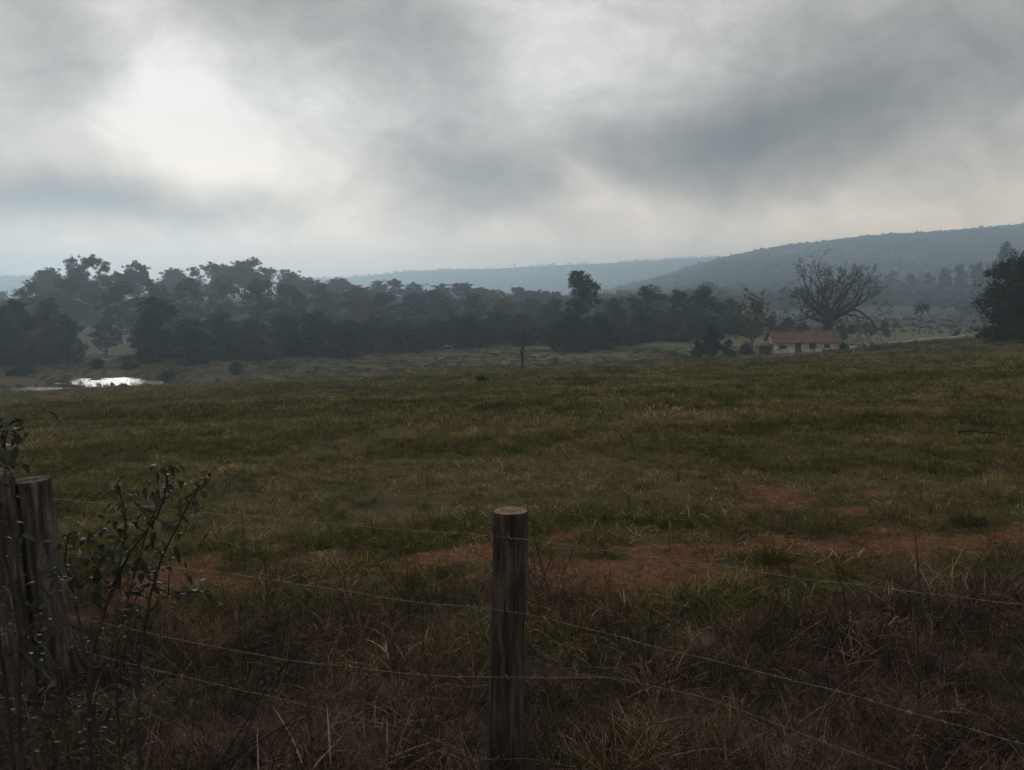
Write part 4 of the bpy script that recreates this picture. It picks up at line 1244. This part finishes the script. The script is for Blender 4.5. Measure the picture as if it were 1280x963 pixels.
for (y0, y1, dens, v0, v1, sc0) in ((1.6, 9, 62, 0, 4, 0.47), (9, 20, 20, 0, 4, 0.68), (20, 40, 8, 0, 4, 0.85), (9.5, 36, 7, 4, 7, 0.52), (4.5, 22, 42, 10, 13, 1.0), (20, 55, 11, 10, 13, 1.9), (30, 80, 2.6, 7, 10, 0.62), (50, 90, 3.0, 10, 13, 3.2), (80, 175, 1.3, 7, 10, 0.85)):
    x, y = fan_points(rng, y0, y1, dens)
    d = dirt_f(x, y); lit = litter_f(x, y); pf = pond_f(x, y)
    cov = fbm(x * 0.55, y * 0.7, 101, 3); cov2 = fbm(x * 0.10, y * 0.16, 102, 3)
    pr = np.clip(0.62 + 1.1 * (cov - 0.40), 0.42, 1) * (1 - (0.45 if v0 >= 10 else 0.80) * sstep(0.15, 0.75, d)) * (1 - 0.72 * lit) * (pf < 0.02)
    dp = np.min([np.hypot((x - cx) / (rx + 3), (y - cy) / (ry + 3)) for (cx, cy, rx, ry) in PONDS], 0)
    pr = pr * np.where((dp < 1.1) & (y > 90), 0.35, 1)
    keep = rng.random(len(x)) < pr
    x, y, cov, cov2, d, lit, dp = x[keep], y[keep], cov[keep], cov2[keep], d[keep], lit[keep], dp[keep]
    s = sc0 * (0.74 + 0.52 * cov) * (1 - 0.45 * d) * np.exp(rng.normal(0, 0.22, len(x)))
    s = s * (0.85 + 0.3 * sstep(0.3, 0.7, cov2)) * (1 - 0.5 * ((np.abs(x - 48) < 14) & (y > 105))); s = np.where((dp < 2.2) & (y > 90), s * 0.6, s)
    tr_d = np.min(np.hypot(x[:, None] - cx_[None, ::4], y[:, None] - cy_[None, ::4]), 1) if y0 > 60 else np.full(len(x), 99.)
    tint = 0.42 + 0.07 * (y < 10) + 0.16 * (dry_f(x, y) - 0.4) + 0.28 * (0.5 - cov) + 0.45 * (fbm(x * 1.7, y * 1.7, 107, 2) - 0.5) + 0.30 * (fbm(x * 0.22, y * 0.4, 108, 3) - 0.5) + rng.normal(0, 0.16, len(x)) + 0.12 * lit + 0.25 * d
    s = np.where(tr_d < 6, s * 0.45, s); ok = tr_d > 2.4
    x, y, s, tint = x[ok], y[ok], s[ok], tint[ok]; sv = np.stack([s, s, s], 1)
    parts_.append((np.stack([x, y, terrain(x, y) - 0.01], 1), sv, rng.integers(v0, v1, len(x)), np.clip(tint, 0, 1)))
scatter('grass', *[np.concatenate(z) for z in zip(*parts_)], cg, 'olive and straw coloured pasture grass covering the slope', 'grass', 0.12, 1)

cw = proto_collection('weed_set', [
    lambda m, r: twiggy(m, r, 9, 0.42, 0.10, 0.0016), lambda m, r: twiggy(m, r, 12, 0.32, 0.14, 0.0014), lambda m, r: twiggy(m, r, 14, 0.22, 0.2, 0.0014),
    lambda m, r: blades(m, r, 34, 0.30, 0.16, 0.0035, 1.0, 0.55, 0.3, 0.9), lambda m, r: blades(m, r, 40, 0.16, 0.22, 0.004, 1.2, 0.65, 0.3, 1.6),
    lambda m, r: blades(m, r, 70, 0.10, 0.20, 0.005, 1.0, 0.5, 0.3, 1.5), lambda m, r: blades(m, r, 70, 0.14, 0.17, 0.0045, 0.9, 0.6, 0.3, 1.1),
    lambda m, r: twiggy(m, r, 18, 0.16, 0.2, 0.0016)], M['weed'])
x, y = fan_points(rng, 1.6, 8.0, 260)
lit = litter_f(x, y); n = fbm(x * 1.3, y * 1.3, 111, 3)
keep = rng.random(len(x)) < np.clip(lit * (0.45 + 1.2 * (n - 0.25)) + 0.03, 0, 1)
x, y, n = x[keep], y[keep], n[keep]
s = (0.42 + 0.62 * n) * np.exp(rng.normal(0, 0.36, len(x)))
P1 = np.stack([x, y, terrain(x, y) - 0.01], 1); v1_ = rng.choice(8, len(x), p=[.10, .13, .12, .10, .13, .17, .13, .12]); t1 = np.clip(0.45 + rng.normal(0, 0.27, len(x)), 0, 1)
x, y = fan_points(rng, 6.5, 30, 14); d = dirt_f(x, y); keep = rng.random(len(x)) < 0.25 + 0.75 * d
x, y = x[keep], y[keep]; s2 = np.exp(rng.normal(0, .3, len(x))) * 0.38
P2 = np.stack([x, y, terrain(x, y) - 0.01], 1)
scatter('dry_weeds', np.vstack([P1, P2]), np.concatenate([s, s2])[:, None], np.concatenate([v1_, rng.integers(2, 8, len(x))]),
        np.concatenate([t1, np.clip(0.55 + rng.normal(0, .2, len(x)), 0, 1)]), cw, 'tangled brown dry weeds and litter around the near fence', 'weeds', 0.3, 2)

# rough weeds in the hollow at the far meadow edge and pond reeds
ch = proto_collection('scrub_set', [lambda m, r: [clump(m, r, (r.normal(0, .5), r.normal(0, .5), r.uniform(.1, .5)), (.45, .45, .35), 70, 0.16, 0.4) for _ in range(5)],
                                    lambda m, r: [clump(m, r, (r.normal(0, .35), r.normal(0, .35), r.uniform(.1, .7)), (.35, .35, .4), 70, 0.15, 0.5) for _ in range(4)],
                                    lambda m, r: blades(m, r, 150, 0.8, 0.5, 0.03, 0.3)], M['weed'])
x, y = fan_points(rng, 85, 175, 0.9)
m_ = sstep(0.46, 0.60, fbm(x * 0.06, y * 0.10, 121, 3)) * sstep(95, 115, y) * 0.25
m_ = m_ + 0.5 * (np.exp(-((y - 120 - 0.25 * np.clip(x, -40, 60)) / 5.0) ** 2)) * (x > -45)
for (cx, cy, rx, ry) in PONDS: m_ = m_ + 0.7 * (np.abs(np.hypot((x - cx) / (rx + 2.5), (y - cy) / (ry + 2.0)) - 1) < 0.18) * np.where(y > cy, 1.0, 0.2)
keep = (rng.random(len(x)) < m_) & (pond_f(x, y) < 0.05)
x, y = x[keep], y[keep]
yb = rng.uniform(185, 430, 1500); xb = rng.uniform(0.28, 0.64, 1500) * yb
kb = (rng.random(1500) < 0.6 * sstep(0.42, 0.62, fbm(xb * 0.03, yb * 0.03, 151, 3))) & (np.min(np.hypot(xb[:, None] - cx_[None, ::4], yb[:, None] - cy_[None, ::4]), 1) > 4)
nb_ = int(kb.sum()); big = np.concatenate([np.ones(len(x)), np.full(nb_, 2.2)])
x = np.concatenate([x, xb[kb]]); y = np.concatenate([y, yb[kb]])
scatter('scrub_weeds', np.stack([x, y, terrain(x, y) - 0.03], 1), (np.exp(rng.normal(0, .3, len(x))) * 0.5 * big)[:, None], rng.integers(0, 3, len(x)),
        np.clip(0.62 - 0.25 * (big > 1) + rng.normal(0, .15, len(x)), 0, 1), ch, 'rough brown weeds in the hollow at the far pasture edge', 'weeds', 0.1, 3)

# individual bright tufts
def tuft(px, py, h, n, seed, label, tm=0.5, y=None):
    rng = np.random.default_rng(seed); g = ground_px(px, py)
    b = MB(); blades(b, rng, n, h, h * 0.30, 0.0048, 0.8, tm, 0.28, 0.75)
    o = b.build('grass_tuft', M['grass_tuft']); o.location = (g[0], g[1], gz(g[0], g[1]))
    tag(o, label, 'grass tuft', 'bright grass tufts near the fence')


tuft(283, 815, 0.42, 230, 1, 'big yellow-green grass tuft left of the middle post, below the red soil', 0.7)
tuft(255, 800, 0.32, 120, 2, 'smaller yellow-green tuft at the left side of the big tuft', 0.6)
tuft(318, 800, 0.3, 110, 3, 'smaller yellow-green tuft at the right side of the big tuft', 0.6)
tuft(718, 812, 0.34, 60, 4, 'green grass tuft beyond the wires, just right of the middle post', 0.4)
tuft(790, 838, 0.40, 70, 5, 'upright green tuft behind the third wire right of the post', 0.35)
tuft(965, 700, 0.30, 260, 6, 'dark green tuft at the edge of the red soil on the right', 0.25)
tuft(1210, 655, 0.32, 220, 7, 'dark green tuft above the red soil near the right picture edge', 0.2)
tuft(830, 950, 0.34, 90, 8, 'yellowish grass tuft at the bottom edge right of the post', 0.6)
tuft(765, 965, 0.34, 70, 9, 'pale arching tuft at the bottom edge close to the post', 0.6)
tuft(400, 955, 0.28, 70, 10, 'green tuft at the bottom edge left of the post', 0.5)
tuft(580, 570, 0.0 + 0.5, 200, 11, 'dark coarse tuft in the pasture under the small lone bush', 0.2)
tuft(925, 578, 0.5, 200, 12, 'dark coarse tuft in the pasture below the house', 0.2)
tuft(1155, 590, 0.5, 200, 13, 'dark coarse tuft in the pasture at the right, above the soil', 0.15)

# ------------------------------------------------------------------ far woods
cf = bpy.data.collections.new('far_crown_set')
for k in range(4):
    r_ = np.random.default_rng(300 + k); mb = MB()
    for q in range(13):
        a = r_.uniform(0, 6.28); h = r_.uniform(0.25, 0.9); rr = 3.2 * r_.uniform(0, 1) * (1.2 - abs(h - 0.5))
        clump(mb, r_, (rr * math.cos(a), rr * math.sin(a), 9 * h), (1.8, 1.8, 1.3), 75, 0.95, r_.uniform(0.2, 0.8), 0.4)
    mb.tube([(0, 0, -1), (0, 0, 5)], [0.3, 0.2], 5)
    me = mb.mesh('far_crown', False); me.materials.append(M['weed'] if k == 3 else M['leaf_dark'])
    me.materials[0] = [M['leaf_dark'], M['leaf_mid'], M['leaf_dark'], M['leaf_dry']][k]
    cf.objects.link(bpy.data.objects.new('far_crown_%d' % k, me))
n = 45000; n2 = 60000
y = np.concatenate([300 * (3000 / 300) ** rng.random(n), np.sqrt(rng.uniform(800 ** 2, 1750 ** 2, n2))])
x = np.concatenate([rng.uniform(-0.85, 0.85, n), rng.uniform(0.08, 0.85, n2)]) * y; n = n + n2
pw = 0.9 * sstep(0.44, 0.54, fbm(x * 0.006, y * 0.006, 131, 4)) + 0.08
az = x / y
field = sstep(0.40, 0.46, az) * (1 - sstep(520, 560, y))          # open slope right of the bare tree
pw = pw * (1 - 0.96 * field)
pw = np.where((az < 0.02) & (y < 480), np.where(y < 390, 0.0, 0.8), pw)
mid = (az > 0.12) & (az < 0.42) & (y > 300) & (y < 1100)
pw = np.where(mid, np.maximum(pw, 0.55), pw)
pw = np.where((y > 800), np.maximum(pw, 0.9), pw) * (1 - 0.9 * sstep(0.49, 0.60, fbm(x * 0.004, y * 0.0016, 141, 4)) * (y > 800))
pw = np.where((az > 0.27) & (az < 0.52) & (y < 500), 0.0, pw)
pw = np.where((az > 0.05) & (az < 0.36) & (y < 330), 0.0, pw)
keep = rng.random(n) < pw
x, y = x[keep], y[keep]
s = np.exp(rng.normal(0, .25, len(x))) * np.where(y > 800, 0.72, 0.9)
scatter('distant_forest', np.stack([x, y, terrain(x, y) - 0.3], 1), s[:, None], rng.integers(0, 4, len(x)), np.full(len(x), .5), cf,
        'hazy distant woodland on the valley floor and hillsides', 'forest', 0.04, 4)
n = 1500
y = rng.uniform(152, 250, n); x = rng.uniform(-0.85, 0.32, n) * y
az = x / y; edge = np.interp(az, [-0.9, -0.55, -0.35, 0.0, 0.06, 0.3], [140, 146, 152, 178, 165, 195])
gap = np.abs(az + 0.525) < 0.045
keep = (y > edge + rng.uniform(0, 8, n)) & (~gap) & (pond_f(x, y) < 0.01)
x, y = x[keep], y[keep]
scatter('undergrowth', np.stack([x, y, terrain(x, y) - 0.3], 1), (rng.uniform(0.3, 0.75, len(x)))[:, None], rng.integers(0, 3, len(x)), np.full(len(x), .5), cf,
        'dark undergrowth filling the foot of the tree belt', 'undergrowth', 0.05, 5)
sk = [(905, 1880), (982, 1890), (1000, 1890), (1060, 1890), (1108, 1890), (1195, 1890), (500, 3450), (512, 3450), (540, 3450), (950, 1890)]

# ------------------------------------------------------------------ haze
HZ = 0.00061
HTOP = float(gzz.max()) + 14; HBOT = float(gzz.min()) - 1.0
hb = MB(); hb.box((0, 1770, (HTOP + HBOT) / 2), (9200, 3720, HTOP - HBOT))
hm, nt, out = new_mat('haze_air')
pv = nt.nodes.new('ShaderNodeVolumePrincipled')
pv.inputs['Density'].default_value = HZ; pv.inputs['Color'].default_value = (0.64, 0.82, 0.98, 1); pv.inputs['Anisotropy'].default_value = 0.55
nt.links.new(pv.outputs[0], out.inputs['Volume'])
hz = hb.build('haze', hm, smooth=False); hz['kind'] = 'stuff'

# ------------------------------------------------------------------ sky
world = bpy.data.worlds.new('World'); sc.world = world; world.use_nodes = True
nt = world.node_tree; nt.nodes.clear(); k = N(nt)
out = nt.nodes.new('ShaderNodeOutputWorld'); bg = nt.nodes.new('ShaderNodeBackground'); bg.inputs[1].default_value = 0.1
SUN_EL, SUN_AZ = R(16), R(-24)
sky = k.n('ShaderNodeTexSky', sky_type='NISHITA'); sky.sun_disc = False; sky.sun_elevation = SUN_EL; sky.sun_rotation = SUN_AZ
gen = k.n('ShaderNodeTexCoord').outputs['Generated']
sx = k.n('ShaderNodeSeparateXYZ'); nt.links.new(gen, sx.inputs[0])
X, Y, Z = sx.outputs
az = k.m('ARCTAN2', X, Y); el = k.m('ARCSINE', Z)
# cloud-base plane coordinates
zc = k.m('ADD', k.m('MAXIMUM', Z, 0.0), 0.32)
cv = k.n('ShaderNodeCombineXYZ'); nt.links.new(k.m('DIVIDE', X, zc), cv.inputs[0]); nt.links.new(k.m('DIVIDE', Y, zc), cv.inputs[1])
mpv = k.n('ShaderNodeMapping'); nt.links.new(gen, mpv.inputs[0]); mpv.inputs['Scale'].default_value = (1, 1, 1.5); dv = mpv.outputs[0]
wn = k.n('ShaderNodeTexNoise'); nt.links.new(dv, wn.inputs['Vector']); wn.inputs['Scale'].default_value = 4.2; wn.inputs['Detail'].default_value = 4; wn.inputs['Roughness'].default_value = 0.55
ws = k.n('ShaderNodeSeparateXYZ'); nt.links.new(wn.outputs['Color'], ws.inputs[0])
azw = k.m('ADD', az, k.m('MULTIPLY', k.m('SUBTRACT', ws.outputs[0], 0.5), 0.24))
elw = k.m('ADD', el, k.m('MULTIPLY', k.m('SUBTRACT', ws.outputs[1], 0.5), 0.10))
f1 = k.noise(dv, 3.6, 5, 0.55, 0.7); f2 = k.noise(dv, 9.0, 7, 0.64, 1.0); f3 = k.noise(dv, 24.0, 5, 0.6, 0.6)


def azel(px, py):
    d = ray(px, py); d = d / np.linalg.norm(d); return math.atan2(d[0], d[1]), math.asin(d[2])


# (pixel centre, half widths in pixels, tilt degrees, amplitude) of the cloud masses, turned into azimuth / elevation
BL = [(160, 80, 60, 66, -40, 0.15), (225, 150, 70, 46, -35, 0.14), (300, 185, 120, 40, -28, 0.08), (440, 150, 90, 60, 10, 0.06), (20, 175, 80, 60, 10, -0.05), (500, 45, 110, 55, -30, -0.15),
      (675, 100, 90, 62, 15, 0.06), (850, 195, 130, 52, 6, -0.20), (1000, 150, 90, 60, 20, -0.08), (1190, 110, 170, 80, 0, -0.10), (1100, 20, 200, 50, 0, -0.05), (570, 215, 70, 46, -10, -0.18), (610, 260, 60, 20, 0, -0.05),
      (70, 258, 120, 26, 4, -0.27), (215, 266, 90, 18, -6, -0.12), (420, 315, 420, 26, 0, 0.07), (1000, 270, 240, 30, -5, 0.08), (735, 240, 60, 20, -20, 0.07), (290, 15, 90, 40, 0, -0.10),
      (40, 20, 110, 50, 0, -0.10), (900, 60, 80, 40, 10, 0.04), (380, 260, 90, 24, 0, -0.05)]
BASE = 0.80
Lm = BASE
for (px, py, wx_, wy_, tl, amp) in BL:
    a0, e0 = azel(px, py); sa, se = wx_ / FPX, wy_ / FPX
    ct, st_ = math.cos(R(tl)), math.sin(R(tl))
    da = k.m('SUBTRACT', azw, a0); de = k.m('SUBTRACT', elw, e0)
    u = k.m('DIVIDE', k.m('ADD', k.m('MULTIPLY', da, ct), k.m('MULTIPLY', de, st_)), sa)
    v = k.m('DIVIDE', k.m('SUBTRACT', k.m('MULTIPLY', de, ct), k.m('MULTIPLY', da, st_)), se)
    q = k.m('ADD', k.m('MULTIPLY', u, u), k.m('MULTIPLY', v, v))
    gss = k.m('POWER', 2.71828, k.m('MULTIPLY', q, -0.6))
    Lm = k.m('ADD', k.m('MULTIPLY', gss, amp * (1.45 if amp > 0 else 1.75)), Lm)
Lm = k.m('ADD', Lm, k.m('MULTIPLY', k.m('SUBTRACT', f1, 0.5), 0.30))
Lm = k.m('ADD', Lm, k.m('MULTIPLY', k.m('SUBTRACT', f2, 0.5), 0.36))
Lm = k.m('ADD', Lm, k.m('MULTIPLY', k.m('SUBTRACT', f3, 0.5), 0.12))
ZEN = 0.22
Lm = k.m('ADD', Lm, k.mrange(el, R(24), R(60), 0.0, ZEN))
back = k.mrange(Y, 0.2, -0.8, 0.0, -0.06)
Lm = k.m('SMOOTH_MIN', k.m('MAXIMUM', k.m('ADD', Lm, back), 0.2), 0.95, 0.16)
Lm = k.m('ADD', Lm, k.mrange(el, R(12), R(1), 0.0, 0.22))
lin = k.m('POWER', Lm, 2.2)
tint = k.ramp(Lm, [(0.40, (1.045, 0.985, 0.94)), (0.60, (1.055, 0.99, 0.93)), (0.85, (1.05, 1.0, 0.94))])
warm = k.mrange(el, R(14), R(2))
tint = k.mix(k.m('MULTIPLY', warm, 1.0), tint, (1.34, 1.02, 0.70, 1))
cl = k.mix(1.0, tint, k.m('MULTIPLY', lin, 10.0), 'MULTIPLY')
cmb = k.mix(0.97, sky.outputs[0], cl)
nt.links.new(cmb, bg.inputs[0]); nt.links.new(bg.outputs[0], out.inputs[0])

sun = bpy.data.lights.new('sun', 'SUN'); sun.energy = 1.0; sun.angle = R(14); sun.color = (1, 0.95, 0.88)
so = bpy.data.objects.new('sun', sun); COL.objects.link(so)
from mathutils import Vector
sd = Vector((math.sin(SUN_AZ) * math.cos(SUN_EL), math.cos(SUN_AZ) * math.cos(SUN_EL), math.sin(SUN_EL)))
so.rotation_euler = sd.to_track_quat('Z', 'Y').to_euler(); so.location = (-100, 200, 120)

# ------------------------------------------------------------------ camera, render
cam = bpy.data.cameras.new('camera'); co = bpy.data.objects.new('camera', cam); COL.objects.link(co)
cam.sensor_fit = 'HORIZONTAL'; cam.sensor_width = 36.0; cam.lens = 36.0 * FPX / 1280.0
cam.clip_start = 0.05; cam.clip_end = 20000
co.location = (0, 0, EYE); co.rotation_euler = (R(90) - PITCH, 0, 0)
sc.camera = co
vs = sc.view_settings; vs.view_transform = 'Standard'; vs.look = 'None'; vs.exposure = 0; vs.gamma = 1; vs.use_curve_mapping = False
sc.cycles.max_bounces = 6; sc.cycles.diffuse_bounces = 3; sc.cycles.glossy_bounces = 2; sc.cycles.transmission_bounces = 3
sc.cycles.volume_bounces = 2; sc.cycles.transparent_max_bounces = 8
sc.cycles.use_denoising = True
sc.cycles.use_adaptive_sampling = True; sc.cycles.adaptive_threshold = 0.008
